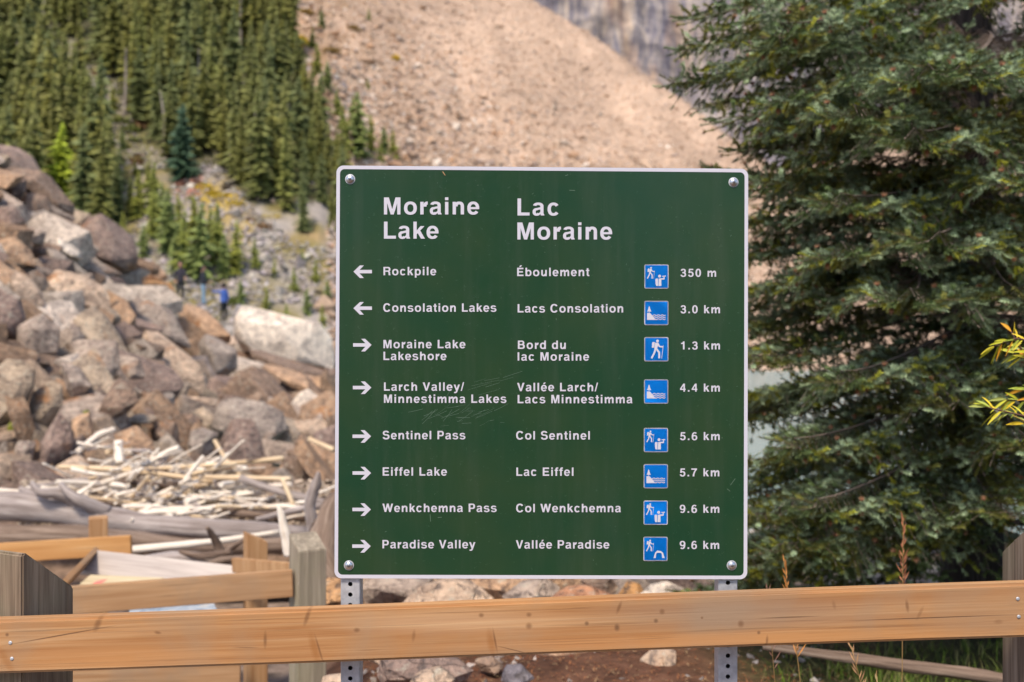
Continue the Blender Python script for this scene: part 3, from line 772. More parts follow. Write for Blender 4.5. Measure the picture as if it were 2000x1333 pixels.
while n < 225 and tries < 9000:
    tries += 1
    u = random.uniform(-40, 690); v = random.uniform(300, 960)
    Yh = pile_hit(u, v)
    if Yh >= 54 or Yh < 10.6 or (300 < u < 475 and 540 < v < 650): continue
    if any(poly_in(u, v, pl_) for pl_ in OUTL): continue
    spx = random.choice([random.uniform(28, 50), random.uniform(55, 100)]) * (1.1 if v > 600 else 0.85)
    if any((u - a) ** 2 + ((v - c) * 1.3) ** 2 < (0.52 * (spx + d) * 0.52) ** 2 for a, c, d in placed): continue
    placed.append((u, v, spx))
    s = spx * Yh / FPX
    tn, tc_ = random.choice(TONES)
    zone = ('near the left edge' if u < 140 else 'in the middle' if u < 380 else 'near the sign') + (' high on the rock pile' if v < 520 else ' half way up the rock pile' if v < 720 else ' low on the rock pile')
    size = 'small' if spx < 36 else 'mid sized' if spx < 50 else 'larger'
    hu, hv, hn = min(HAND[:-3], key=lambda q: (q[0] - u) ** 2 + (q[1] - v) ** 2)
    rel = ('left of' if u < hu else 'right of') if abs(u - hu) > abs(v - hv) else ('above' if v < hv else 'below')
    zone = '%s the %s' % (rel, hn)
    place_rock((u - 1000) / FPX * Yh, Yh + 0.45 * s, EYE - (v - 666.5) / FPX * Yh - 0.08 * s, s * 1.15, tc_, '%s %s rock %s' % (size, tn, zone), 'rocks wedged between the big boulders', name='rock')
    n += 1
pts, siz, cols = [], [], []
for i in range(420):     # the pile goes on beyond the left edge of the photo
    u = random.uniform(-420, -60); v = random.uniform(200, 960); Yh = pile_hit(u, v)
    if Yh >= 54 or Yh < 10.6: continue
    X = (u - 1000) / FPX * Yh; s_ = random.uniform(40, 85) * Yh / FPX
    pts.append((X, Yh, pile(X, Yh) - 0.15 * s_)); siz.append(s_); cols.append(np.array(random.choice(TONES)[1]) * random.uniform(0.7, 1.0))
tag(stones('rock_mass', pts, siz, cols), 'rocks of the pile going on beyond the left edge', 'rocks')
# rubble under the pile so that gaps stay dark and stony
pts, siz, cols = [], [], []
for i in range(7500):
    u = random.uniform(-400, 900); v = random.uniform(240, 1000)
    Yh = pile_hit(u, v)
    if Yh > 55: continue
    X = (u - 1000) / FPX * Yh; s = random.uniform(9, 24) * Yh / FPX
    pts.append((X, Yh, pile(X, Yh) - 0.1 * s - pile_sink(X, Yh))); siz.append(s)
    c = np.array(random.choice(TONES)[1]) * random.uniform(0.45, 1.0); cols.append(c)
tag(stones('pile_rubble', pts, siz, cols), 'small broken stones filling the gaps of the rock pile', 'rubble')

# boulders right behind the sign
fr = [
 ([(618,1150),(640,1128),(672,1132),(690,1160),(680,1195),(640,1195),(620,1180)], (0.62,0.38,0.20), 'orange tan boulder left of the left sign post', 6.0),
 ([(700,1150),(725,1125),(800,1128),(852,1135),(835,1160),(770,1185),(715,1180)], GREY, 'grey white boulder right of the left sign post under the sign', 6.4),
 ([(775,1185),(812,1150),(870,1135),(930,1140),(965,1170),(955,1195),(860,1200),(790,1200)], LIGHT, 'big pale boulder below the sign, left of its middle', 5.9),
 ([(905,1128),(1000,1118),(1085,1125),(1060,1158),(990,1170),(930,1160)], TAN, 'broad tan boulder in the back row under the sign', 6.9),
 ([(980,1165),(1015,1140),(1070,1130),(1100,1150),(1060,1175),(990,1185)], GREY, 'dark streaked grey boulder under the middle of the sign', 6.3),
 ([(1062,1175),(1100,1152),(1150,1146),(1195,1162),(1205,1185),(1100,1192)], (0.42,0.22,0.13), 'reddish brown boulder just above the rail below the sign', 5.9),
 ([(1130,1130),(1190,1122),(1210,1150),(1195,1168),(1150,1160)], BROWN, 'brown knobbly boulder right of the reddish boulder', 6.5),
 ([(1205,1165),(1225,1135),(1250,1140),(1262,1165),(1240,1180)], ORNG, 'small orange rock between the brown and the pale boulder', 6.2),
 ([(1245,1165),(1270,1145),(1310,1138),(1350,1155),(1345,1178),(1262,1178)], WHITE, 'pale round boulder under the right half of the sign', 5.9),
 ([(720,1330),(735,1290),(800,1280),(850,1290),(900,1292),(925,1310),(900,1345),(780,1350)], PURP, 'purple grey flat boulder below the rail near the left sign post', 4.7),
 ([(790,1350),(810,1318),(860,1305),(890,1325),(880,1360)], LIGHT, 'pale boulder at the bottom edge below the rail', 4.5),
 ([(620,1350),(630,1322),(668,1318),(700,1345),(690,1370),(640,1370)], LIGHT, 'rounded cream stone at the bottom edge by the left sign post', 4.4),
 ([(925,1290),(960,1282),(985,1300),(975,1318),(940,1312)], BROWN, 'dark rock just below the rail between two pale ones', 5.0),
 ([(978,1330),(985,1302),(1020,1300),(1045,1325),(1010,1345)], (0.22,0.21,0.24), 'small blue grey stone on the red litter below the rail', 4.7),
 ([(1248,1290),(1275,1270),(1320,1272),(1345,1290),(1300,1302),(1255,1300)], LIGHT, 'whitish stone under the rail left of the right sign post', 5.2),
 ([(1010,1290),(1080,1270),(1150,1275),(1180,1290),(1100,1300)], TAN, 'tan stone half hidden by the rail under the middle of the sign', 5.4),
 ([(720,1290),(700,1255),(760,1240),(850,1245),(870,1290)], LIGHT, 'pale boulder hidden behind the rail near the left sign post', 5.2),
 ([(870,1290),(900,1210),(1000,1205),(1060,1250),(1020,1290)], TAN, 'tan boulder hidden behind the middle of the rail', 5.5),
 ([(1080,1280),(1120,1205),(1230,1200),(1250,1270)], GREY, 'grey boulder hidden behind the rail right of its middle', 5.6),
]
for (pts, c, lab, Y) in fr: rock_outline(pts, c, lab, 0.8, Y=Y, group='boulders behind the sign')
for i in range(30):
    u = random.uniform(600, 1340); Y = random.uniform(6.8, 10); X = (u - 1000) / FPX * Y
    s = random.uniform(0.35, 0.7)
    tn, tc_ = random.choice(TONES)
    place_rock(X, Y, pile(X, Y) + 0.1 * s, s, tc_, '%s rock in the row of boulders behind the sign' % tn, 'boulders behind the sign')
for i in range(26):     # shore stones seen through the tree
    u = random.uniform(1440, 2050); Y = random.uniform(9, 17); X = (u - 1000) / FPX * Y
    s = random.uniform(0.25, 0.7)
    tn, tc_ = random.choice([TONES[0], TONES[1], TONES[5]])
    place_rock(X, Y, pile(X, Y) + 0.1 * s, s, tc_, '%s shore rock behind the big spruce' % tn, 'shore rocks behind the big spruce', name='shore_rock')

# ------------------------------------------------------------------ logs and driftwood
def tube(pts, rads, mat, name, nside=10, wob=0.17, seed=0):
    """bent tapered tube with UVs along the grain"""
    P_ = [Vector(p) for p in pts]
    n = max(4, int(len(P_) * 4)) if len(P_) > 2 else 6
    cum = [0]
    for i in range(1, len(P_)): cum.append(cum[-1] + (P_[i] - P_[i - 1]).length)
    L = cum[-1]; cs, rs = [], []
    for k in range(n + 1):
        s = L * k / n
        i = 0
        while i < len(P_) - 2 and cum[i + 1] < s: i += 1
        t = (s - cum[i]) / max(1e-6, cum[i + 1] - cum[i])
        a0 = P_[max(i - 1, 0)]; a1 = P_[i]; a2 = P_[i + 1]; a3 = P_[min(i + 2, len(P_) - 1)]
        c = 0.5 * ((2 * a1) + (a2 - a0) * t + (2 * a0 - 5 * a1 + 4 * a2 - a3) * t * t + (-a0 + 3 * a1 - 3 * a2 + a3) * t ** 3)
        cs.append(c); rs.append(rads[i] * (1 - t) + rads[i + 1] * t)
    vs, fs, uv = [], [], []
    side = Vector((0, 0, 1))
    for k, c in enumerate(cs):
        d = (cs[min(k + 1, n)] - cs[max(k - 1, 0)]).normalized()
        if abs(d.dot(side)) > 0.95: side = Vector((0, 1, 0))
        s1 = d.cross(side).normalized(); s2 = s1.cross(d).normalized()
        for j in range(nside):
            a = 6.2832 * j / nside
            rr = rs[k] * (1 + wob * mnoise.noise(Vector((math.cos(a) * 1.3, math.sin(a) * 1.3, k * 0.5 + seed * 3.1))) * 2)
            vs.append(c + (s1 * math.cos(a) + s2 * math.sin(a)) * rr)
    for k in range(n):
        for j in range(nside):
            fs.append((k * nside + j, k * nside + (j + 1) % nside, (k + 1) * nside + (j + 1) % nside, (k + 1) * nside + j))
            for kk, jj in ((k, j), (k, j + 1), (k + 1, j + 1), (k + 1, j)):
                uv.append((L * kk / n, jj / nside * 6.28 * max(rads) ))
    for ring, rev in ((0, False), (n, True)):
        f = [ring * nside + j for j in range(nside)]
        fs.append(tuple(f) if rev else tuple(reversed(f)))
        uv += [(0.1 * math.cos(j), 0.1 * math.sin(j)) for j in range(nside)]
    me = mesh(name, vs, fs, mat, True)
    ul = me.uv_layers.new(name='UVMap')
    ul.data.foreach_set('uv', [x for p in uv for x in p])
    me.polygons[-1].use_smooth = False; me.polygons[-2].use_smooth = False
    return me

for pts, u, v in SNAG:
    tag(put('dead_tree', tube(pts, [0.22, 0.16, 0.04], M_log, 'dead_tree', nside=6)), 'bare grey dead trunk standing among the conifers %s' % ('in the left forest' if u < 200 else 'low at the forest edge' if v > 280 else 'in the upper forest'), 'dead tree', 'dead trunks in the forest')

def log(px, rpx, mat, label, name='driftwood_log', cat='log', group=None, parent=None, nside=10):
    """px: (u, v, Y) points, rpx: radii in photo pixels"""
    pts = [P(*p) for p in px]
    rads = [r * p[2] / FPX for r, p in zip(rpx, px)]
    me = tube(pts, rads, mat, name, nside=nside, seed=px[0][0] * 0.01)
    o = put(name, me, parent)
    return tag(o, label, cat, group) if parent is None else o

G = 'driftwood along the shore'
big = log([(-90, 985, 9.4), (60, 992, 9.2), (250, 1022, 9.1), (430, 1035, 9.0), (600, 1042, 9.2)], [26, 28, 24, 19, 14], M_log, 'thickest grey driftwood log with flared roots, lying across the shore', group=G, nside=14)
for q, rr_ in (([(165, 985, 9.15), (120, 965, 9.05), (78, 962, 9.0), (62, 942, 9.1)], [16, 12, 8, 4]), ([(210, 1000, 9.1), (150, 975, 8.95), (118, 945, 9.0)], [15, 10, 5]), ([(90, 985, 9.2), (65, 965, 9.2), (40, 955, 9.3)], [16, 10, 5])):
    o = log(q, rr_, M_log, None, 'root', parent=big)
log([(-60, 1050, 8.9), (150, 1050, 8.8), (400, 1068, 8.8), (640, 1062, 9.1)], [20, 22, 16, 13], M_root, 'dark brown log under the thickest grey log', group=G)
log([(-60, 1082, 8.6), (110, 1070, 8.4), (250, 1078, 8.4)], [14, 13, 10], M_root, 'short brown log at the left edge behind the orange rail', group=G)
log([(250, 1075, 8.0), (400, 1060, 8.1), (545, 1040, 8.3)], [7, 7, 5], M_pale, 'thin pale knobbly pole in front of the big logs', group=G)
log([(180, 1110, 7.8), (350, 1090, 7.9), (480, 1098, 7.9)], [10, 12, 8], M_log, 'grey log lying low behind the grey plank', group=G)
log([(470, 935, 9.9), (550, 962, 9.8), (660, 990, 9.8)], [7, 8, 9], M_log, 'slim grey log slanting down towards the sign', group=G)
log([(440, 1002, 9.5), (560, 1008, 9.6), (680, 1012, 9.7)], [7, 8, 8], M_root, 'brown pole just behind the right end of the thickest log', group=G)
log([(500, 1016, 9.3), (600, 992, 9.4), (660, 988, 9.4)], [5, 6, 5], M_log, 'grey pole crossing near the upright root', group=G)
log([(655, 1175, 6.4), (628, 1100, 6.5), (640, 1020, 6.8), (664, 970, 7.0)], [34, 32, 26, 16], M_root, 'thick leaning brown stump left of the sign', name='tree_stump', cat='stump')
log([(612, 1040, 7.6), (606, 985, 7.6), (618, 945, 7.6), (622, 922, 7.6)], [12, 12, 9, 3], M_log, 'upright grey splintered root beside the leaning stump', name='upright_root', cat='root')
log([(566, 1085, 6.0), (557, 1040, 6.0), (548, 1000, 6.0), (543, 986, 6.0)], [12, 11, 6, 2], M_pale, 'white splintered pole sticking up behind the greyed fence post', name='splintered_pole', cat='pole')
for i, (q, rr_) in enumerate([([(440, 1110, 7.9), (424, 1062, 7.9), (404, 1030, 7.8)], [13, 9, 3]), ([(430, 1110, 7.9), (448, 1074, 7.8), (482, 1052, 7.7)], [9, 7, 3]), ([(352, 1078, 7.9), (395, 1086, 7.8), (452, 1078, 7.7)], [4, 7, 5]), ([(392, 1112, 7.7), (428, 1096, 7.7), (478, 1088, 7.6)], [5, 8, 4])]):
    log(q, rr_, M_root, ['knotted root pointing up in the tangle behind the fence', 'grey brown root leaning right in the tangle behind the fence', 'short root lying across the tangle behind the fence', 'lowest root of the tangle behind the fence'][i], name='knotted_root', cat='root', group='tangled roots behind the fence')
# hand placed poles on the heap
named = [
 ([(114, 912, 10.2), (260, 920, 10.1), (419, 941, 10.0)], 5.0, 'long straight tan pole across the top of the driftwood heap, falling to the right'),
 ([(290, 917, 10.2), (420, 908, 10.2), (554, 896, 10.3)], 5.0, 'long straight tan pole rising to the right above the heap'),
 ([(370, 927, 10.0), (462, 907, 10.1)], 4.0, 'short tan pole under the rising long pole'),
 ([(400, 932, 9.9), (480, 934, 9.9), (568, 936, 9.9)], 5.0, 'straight tan pole reaching the right end of the heap'),
 ([(419, 860, 10.6), (440, 895, 10.5), (470, 930, 10.4)], 4.0, 'thin tan stick leaning against the purple grey block'),
 ([(604, 858, 11.0), (653, 880, 10.8)], 5.0, 'short tan stick end beside the left edge of the sign'),
 ([(552, 936, 9.7), (574, 990, 9.6)], 4.5, 'thin brown stick standing at the right end of the heap'),
]
for px, r_, lab in named: log(px, [r_] * len(px), M_barkless, lab, 'driftwood_pole', 'driftwood', 'straight poles on the driftwood heap', nside=7)
log([(231, 862, 10.4), (234, 906, 10.3)], [8, 9], M_pale, 'thick white log end pointing up from the heap', 'driftwood_pole', 'driftwood', nside=9)
log([(158, 988, 9.6), (230, 972, 9.7), (297, 955, 9.8)], [9, 9, 8], M_pale, 'thick bleached log on the left front of the heap', 'driftwood_pole', 'driftwood', nside=9)
log([(-40, 958, 9.9), (60, 962, 9.8), (120, 968, 9.7)], [5, 5, 4], M_pale, 'pale straight pole at the left edge above the thickest log', 'driftwood_pole', 'driftwood', nside=8)
log([(150, 885, 10.6), (190, 852, 10.8), (225, 838, 10.9)], [6, 6, 4], M_pale, 'curved white branch at the top left of the heap', 'driftwood_pole', 'driftwood', nside=8)
log([(290, 905, 10.4), (330, 882, 10.5), (350, 876, 10.5)], [5, 6, 5], M_pale, 'white curved branch in the upper middle of the heap', 'driftwood_pole', 'driftwood', nside=8)
n = 0; tries = 0
while n < 185 and tries < 4000:
    tries += 1
    u = random.gauss(290, 130); v = random.uniform(868, 1018)
    if u < 60 or u > 650: continue
    if v < 900 and not (150 < u < 290): continue
    if v < 945 and not (120 < u < 470): continue
    Yd = 9.4 + (1015 - v) / 150 * 1.3 + random.uniform(-0.1, 0.2)
    L = random.choice([random.uniform(30, 70), random.uniform(80, 190)]); a = random.choice([random.gauss(-0.5, 0.25), random.gauss(0.1, 0.2), random.gauss(-0.25, 0.2), random.gauss(-0.9, 0.3) if L < 70 else 0.1])
    if v > 990 or u > 450: a *= 0.35
    du, dv = math.cos(a) * L / 2, math.sin(a) * L / 2
    r_ = random.uniform(1.8, 5.0) * (1.2 if v > 940 else 0.85) * (1.35 if L < 60 else 1); dy = random.uniform(-0.4, 0.4)
    bend = random.gauss(0, 0.03) * L
    px = [(u - du, v - dv, Yd - dy), (u + bend * math.sin(a), v - bend * math.cos(a), Yd), (u + du, v + dv, Yd + dy)]
    m = random.choices([M_pale, M_barkless, M_log, M_root], [12, 2.5, 1.6, 0.6])[0]
    tone = {M_pale.name: 'bleached white', M_barkless.name: 'tan', M_log.name: 'grey', M_root.name: 'brown'}[m.name]
    marks = [(90, 'beside the log roots'), (150, 'at the left end of the heap'), (232, 'by the thick upright log end'), (300, 'below the tan boulder'), (370, 'below the blue grey block'), (430, 'under the crossing long poles'), (500, 'below the purple grey block'), (570, 'by the thin standing stick'), (630, 'beside the upright root')]
    where = min(marks, key=lambda q: abs(q[0] - u))[1] + (', high up' if v < 925 else '' if v < 970 else ', low down')
    _w = 'on the upper left of the heap' if v < 930 and u < 290 else 'on the upper right of the heap' if v < 930 else 'on the lower left of the heap' if u < 240 else 'in the lower middle of the heap' if u < 430 else 'at the right end of the heap'
    log(px, [r_, r_ * 0.95, r_ * random.uniform(0.4, 0.8)], m, '%s %s %s driftwood branch %s' % ('thin' if r_ < 3.6 else 'thick', 'short' if L < 70 else 'long', tone, where), 'driftwood_branch', 'driftwood', 'driftwood branches heaped on the shore', nside=7)
    n += 1
# wood chips under the heap
pts, siz, cols = [], [], []
for i in range(3000):
    u = random.uniform(40, 680); v = random.uniform(925, 1030); Y = 9.5 + (1020 - v) / 110 * 1.1
    X = (u - 1000) / FPX * Y
    pts.append((X, Y, EYE - (v + 14 - 666.5) / FPX * Y)); siz.append(random.uniform(0.03, 0.11)); g = random.uniform(0.2, 0.6); cols.append((g, g * 0.8, g * 0.62))
tag(stones('wood_debris', pts, siz, cols), 'pale wood chips and bark bits under the driftwood', 'debris')
tag(put('driftwood_bed', grid_mesh('driftwood_bed', list(range(0, 720, 14)), list(np.arange(9.0, 12.2, 0.2)), lambda u, Y: ((u - 1000) / FPX * Y, Y, (lerp_(Y, [9.0, 9.6, 11.2, 12.2], [-0.7, -0.42, -0.02, -0.75]) if u < 640 else -0.8) + 0.08 * mnoise.noise(Vector((u * 0.02, Y * 2, 0)))), M_ground, lambda u, Y, p: (0.22, 0.15, 0.11))), kind='structure')
# shore drift seen through the spruce and the log in the grass
for i in range(16):
    u = random.uniform(1440, 1900); v = random.uniform(990, 1110); Y = random.uniform(9, 12); L = random.uniform(60, 160); a = random.gauss(0, 0.25)
    log([(u - L / 2, v - a * L / 2, Y), (u, v + random.gauss(0, 4), Y), (u + L / 2, v + a * L / 2, Y + random.uniform(-1, 1))], [8, 8, 6], random.choice([M_pale, M_log, M_pale]), 'pale driftwood pole on the shore behind the big spruce', 'driftwood_pole', 'driftwood', 'driftwood behind the big spruce', nside=7)
log([(1490, 1262, 4.6), (1700, 1292, 4.45), (1880, 1315, 4.3), (2080, 1350, 4.2)], [7, 12, 13, 12], M_root, 'grey brown fallen log in the grass under the spruce', name='fallen_log')

# ------------------------------------------------------------------ timber: boards and posts
def box_mesh(name, dx, dy, dz, mat, bev=0.006, seg=2, cuts=0, warp=0.0):
    bm = bmesh.new(); bmesh.ops.create_cube(bm, size=1)
    bmesh.ops.scale(bm, vec=(dx, dy, dz), verts=bm.verts)
    bmesh.ops.bevel(bm, geom=list(bm.edges), offset=bev, segments=seg, affect='EDGES')
    if cuts:
        for i in range(1, cuts):
            x = -dx / 2 + dx * i / cuts
            bmesh.ops.bisect_plane(bm, geom=bm.verts[:] + bm.edges[:] + bm.faces[:], plane_co=(x, 0, 0), plane_no=(1, 0, 0))
        for v in bm.verts:
            v.co.z += warp * mnoise.noise(Vector((v.co.x * 1.1, 3, 0))); v.co.y += warp * 0.7 * mnoise.noise(Vector((v.co.x * 1.5, 9, v.co.z * 2)))
    me = bpy.data.meshes.new(name); bm.to_mesh(me); bm.free(); me.materials.append(mat)
    me.polygons.foreach_set('use_smooth', [True] * len(me.polygons)); me.set_sharp_from_angle(angle=R(40))
    return me

def board(name, p0, p1, h, t, mat, parent=None, roll=0.0, bev=0.004, cuts=0, warp=0.0, up=Vector((0, 0, 1))):
    p0, p1 = Vector(p0), Vector(p1); d = (p1 - p0); L = d.length; x = d.normalized()
    y = up.cross(x).normalized(); z = x.cross(y)
    rot = Matrix((x, y, z)).transposed().to_4x4() @ Matrix.Rotation(roll, 4, 'X')
    o = put(name, box_mesh(name, L, t, h, mat, bev, 2, cuts, warp), parent)
    o.matrix_basis = Matrix.Translation((p0 + p1) / 2) @ rot
    return o

def post(name, cx, cy, w_, d_, z0, profile, mat, parent, yaw=0.0, bev=0.004):
    """profile: (x fraction, height) across the local x of the top; the top is cut along it"""
    bm = bmesh.new(); ring = []
    pr = profile
    f = [bm.verts.new(((q - 0.5) * w_, -d_ / 2, z)) for q, z in pr]; k = [bm.verts.new(((q - 0.5) * w_, d_ / 2, z)) for q, z in pr]
    fb = [bm.verts.new((s * w_ / 2, -d_ / 2, z0)) for s in (-1, 1)]; kb = [bm.verts.new((s * w_ / 2, d_ / 2, z0)) for s in (-1, 1)]
    bm.faces.new([fb[0], fb[1]] + f[::-1]); bm.faces.new([kb[1], kb[0]] + k)
    for i in range(len(pr) - 1): bm.faces.new([f[i], f[i + 1], k[i + 1], k[i]])
    bm.faces.new([fb[0], f[0], k[0], kb[0]]); bm.faces.new([fb[1], kb[1], k[-1], f[-1]]); bm.faces.new([fb[0], kb[0], kb[1], fb[1]])
    bmesh.ops.recalc_face_normals(bm, faces=bm.faces)
    bmesh.ops.bevel(bm, geom=list(bm.edges), offset=bev, segments=2, affect='EDGES')
    me = bpy.data.meshes.new(name); bm.to_mesh(me); bm.free(); me.materials.append(mat)
    me.polygons.foreach_set('use_smooth', [True] * len(me.polygons)); me.set_sharp_from_angle(angle=R(35))
    o = put(name, me, parent, loc=(cx, cy, 0)); o.rotation_euler.z = yaw
    return o

# front fence
RY = 2.345                                         # front face of the front rail
fence = empty('wooden_fence', (-1.2, 2.45, 0), 'front rail fence crossing the whole photo with new pale timber on two weathered posts', 'fence')
XL, XR = -1.9, 1.9
def rail_z(x): return 0.878 + (x + 1.2055) * 0.0365      # centre height
RLEN = XR - XL
rc = Vector((0, 0, rail_z(0))); RA = math.atan(0.0365)
def kn(u, v, ru, rv, ang=0.0, st=0.85, c=(0.16, 0.07, 0.03)):
    p = P(u, v, RY) - rc
    x = p.x * math.cos(RA) + p.z * math.sin(RA); z = -p.x * math.sin(RA) + p.z * math.cos(RA)
    k = RY / FPX
    return (x, z, ru * k, rv * k, ang, st, c)
OR = (0.33, 0.13, 0.035); DKN = (0.11, 0.055, 0.03); GR = (0.30, 0.23, 0.17); LT = (0.66, 0.45, 0.27)
knots = [kn(1450, 1200, 330, 38, 0.02, 0.45, GR), kn(880, 1215, 260, 26, 0.03, 0.4, LT), kn(250, 1285, 230, 24, 0.03, 0.5, (0.56, 0.27, 0.10)), kn(1650, 1245, 420, 20, 0.03, 0.6, (0.52, 0.25, 0.09)), kn(1240, 1255, 380, 17, 0.02, 0.5, (0.54, 0.26, 0.10)),
    kn(191, 1219, 7, 17, 0.45), kn(600, 1205, 5, 20, 0.35), kn(518, 1250, 4, 18, 0.05), kn(614, 1266, 9, 34, -0.22, .85, OR), kn(624, 1270, 2.5, 34, -0.25), kn(308, 1236, 8, 3.5, .2), kn(14, 1240, 4, 4, 0, .9, DKN), kn(12, 1290, 9, 30, -0.5, .6, OR),
    kn(940, 1202, 6, 5), kn(1033, 1201, 6, 5), kn(1033, 1223, 7, 7, 0, .85), kn(959, 1254, 9, 27, -0.12, .8, OR), kn(967, 1252, 2.5, 26, -0.15), kn(1146, 1218, 5, 5, 0, .9, DKN), kn(1205, 1226, 6, 8, 0, .95, DKN), kn(1281, 1213, 5, 5, 0, .9, DKN),
    kn(1293, 1195, 6, 6), kn(1447, 1219, 7, 8), kn(1209, 1187, 4, 14, 0.4), kn(697, 1231, 7, 5), kn(808, 1242, 4, 13, 0.15, .6), kn(1371, 1207, 3, 3), kn(1772, 1184, 4, 14, -.1), kn(1797, 1198, 4, 16, 0.5, .5), kn(1482, 1236, 4, 4, 0, .9, DKN), kn(1498, 1252, 3, 12, .1),
    kn(1629, 1182, 4, 10, -.2, .5), kn(1820, 1207, 185, 1.3, 0.0, .95, DKN), kn(1003, 1270, 40, 1.2, 0.28, .95, DKN), kn(120, 1241, 110, 1.6, -0.14, .8, DKN), kn(1540, 1206, 60, 1.6, 0.0, .7, DKN), kn(480, 1265, 28, 1.4, .06, .7), kn(720, 1270, 25, 1.4, .0, .5), kn(1130, 1188, 30, 1.1, 0, .7), kn(1950, 1215, 10, 5, 0, .5)]
M_rail = mat_wood('front_rail_wood', (0.49, 0.26, 0.11), (0.34, 0.145, 0.05), (0.60, 0.37, 0.19), axis=0, grain=90, along=1.3, blot=(0.36, 0.235, 0.14), blotamt=0.7, spots=knots, rough=0.55, bump=0.5, bdist=0.0015)
rail = board('rail', rc + Vector((XL, 0.019 + RY, XL * 0.0365)), rc + Vector((XR, 0.019 + RY, XR * 0.0365)), 0.128, 0.038, M_rail, fence, bev=0.007, cuts=40, warp=0.0035)
post('post', -1.212, 2.492, 0.15, 0.15, -0.4, [(0, 1.085), (0.06, 1.09), (1.0, 0.975)], M_oldpost, fence, yaw=math.pi / 2 - 0.45)
post('post', 1.322, 2.465, 0.145, 0.145, -0.4, [(0, 1.15), (0.12, 1.155), (1.0, 1.065)], M_oldpost, fence, yaw=math.pi / 2 + 0.03)
M_galv = NB('galvanised_steel'); _v = M_galv.coord('Object'); _n = M_galv.noise(_v, 60, 4, 0.6)
M_galv = M_galv.done(M_galv.ramp(_n, [(0.3, (0.42, 0.43, 0.46)), (0.7, (0.60, 0.61, 0.64))]), 0.45, 0.5, 0.35)
M_zinc = mat_plain('zinc_bolt', (0.62, 0.63, 0.66), 0.28, 0.5, 0.9)
def disc_dome(name, c, r, h, mat, parent, nrm=Vector((0, -1, 0)), rings=4, flat=0.0):
    vs, fs = [], []; n = 20
    prof = [(1.0, 0.0)] + [(math.cos(k / rings * math.pi / 2) * (1 - flat) + flat * (1 if k < rings else 0) * 0.6, math.sin(k / rings * math.pi / 2)) for k in range(1, rings)]
    q = nrm.to_track_quat('Z', 'Y')
    for (rr_, hh) in prof:
        vs += [c + q @ Vector((math.cos(6.2832 * i / n) * r * rr_, math.sin(6.2832 * i / n) * r * rr_, h * hh)) for i in range(n)]
    vs.append(c + q @ Vector((0, 0, h)))
    for k in range(len(prof) - 1): fs += [(k * n + i, k * n + (i + 1) % n, (k + 1) * n + (i + 1) % n, (k + 1) * n + i) for i in range(n)]
    k = len(prof) - 1; fs += [(k * n + i, k * n + (i + 1) % n, len(vs) - 1) for i in range(n)]
    return put(name, mesh(name, vs, fs, mat, True), parent)
for (u, v) in [(20, 1256), (23, 1287), (1988, 1170), (1990, 1205)]:
    disc_dome('nail', P(u, v, RY - 0.001), 0.0045, 0.0015, M_galv, fence)

# back fence with the greyed post
bf = empty('wooden_fence', P(590, 1330, 5.15) * 1.0, 'second fence behind the left post with tan rails ending at a greyed post', 'fence')
post('post', P(597, 1000, 5.15).x, 5.2, 0.15, 0.15, -1.4, [(0, 0.52), (1, 0.59)], M_greypost, bf, yaw=math.pi / 2 + 0.55)
board('rail', P(-60, 1188, 4.85), P(572, 1139, 5.14), 0.138, 0.038, M_backrail, bf)
board('rail', P(-60, 1345, 4.85), P(470, 1318, 5.12), 0.138, 0.038, M_backrail, bf)
bf2 = empty('wooden_fence', P(500, 1330, 6.4), 'tan slant topped post with a short rail end behind the greyed post', 'fence')
post('post', P(499, 1000, 6.4).x, 6.4, 0.13, 0.13, -1.6, [(0, 0.375), (1.0, 0.312)], M_newpost, bf2, yaw=0.45)
board('rail', P(458, 1104, 6.25), P(600, 1118, 5.6), 0.09, 0.038, M_newpost, bf2)
bf3 = empty('wooden_fence', P(190, 1330, 7.3), 'orange rail on a short post at the left behind the weathered post', 'fence')
post('post', P(192, 1000, 7.35).x, 7.35, 0.13, 0.14, -1.6, [(0, 0.30), (1.0, 0.30)], M_newpost, bf3, yaw=0.4)
board('rail', P(-60, 1084, 7.1), P(257, 1065, 7.15), 0.138, 0.038, M_orangerail, bf3)
# loose boards behind the fence
tag(board('loose_plank', P(165, 1098, 6.6), P(462, 1132, 6.3), 0.19, 0.03, M_greyplank, roll=-0.9), 'long grey plank lying tilted behind the second fence', 'plank')
tag(board('loose_plank', P(180, 1085, 6.7), P(118, 1150, 5.8), 0.12, 0.035, M_backrail, roll=-0.6), 'short tan plank slanting down at the left end of the long grey plank', 'plank')
pw = board('plywood_sheet', P(152, 1146, 6.0), P(300, 1152, 5.9), 0.26, 0.02, M_plywood, roll=-1.3)
tag(pw, 'yellowish plywood sheet with a red mark lying under the grey plank', 'board')
M_red = mat_plain('red_marking_paint', (0.70, 0.20, 0.16), 0.7)
rm = mesh('red_mark', [(-0.17, -0.0112, 0.00), (-0.11, -0.0112, 0.03), (-0.10, -0.0112, 0.085), (-0.155, -0.0112, 0.055)], [(0, 1, 2, 3)], M_red)
ro = bpy.data.objects.new('red_mark', rm); COL.objects.link(ro); ro.parent = pw
b = NB('faded_panel_print'); _n = b.noise(b.coord('Object', (3, 1, 14)), 3, 4, 0.6)
M_print = b.done(b.ramp(_n, [(0.35, (0.16, 0.22, 0.30)), (0.55, (0.42, 0.46, 0.50)), (0.7, (0.5, 0.45, 0.38))]), 0.4)
tag(board('faded_panel', P(255, 1200, 5.6), P(420, 1185, 5.9), 0.22, 0.015, M_print, roll=-1.1), 'faded blue and white printed board lying under the second fence rail', 'board')

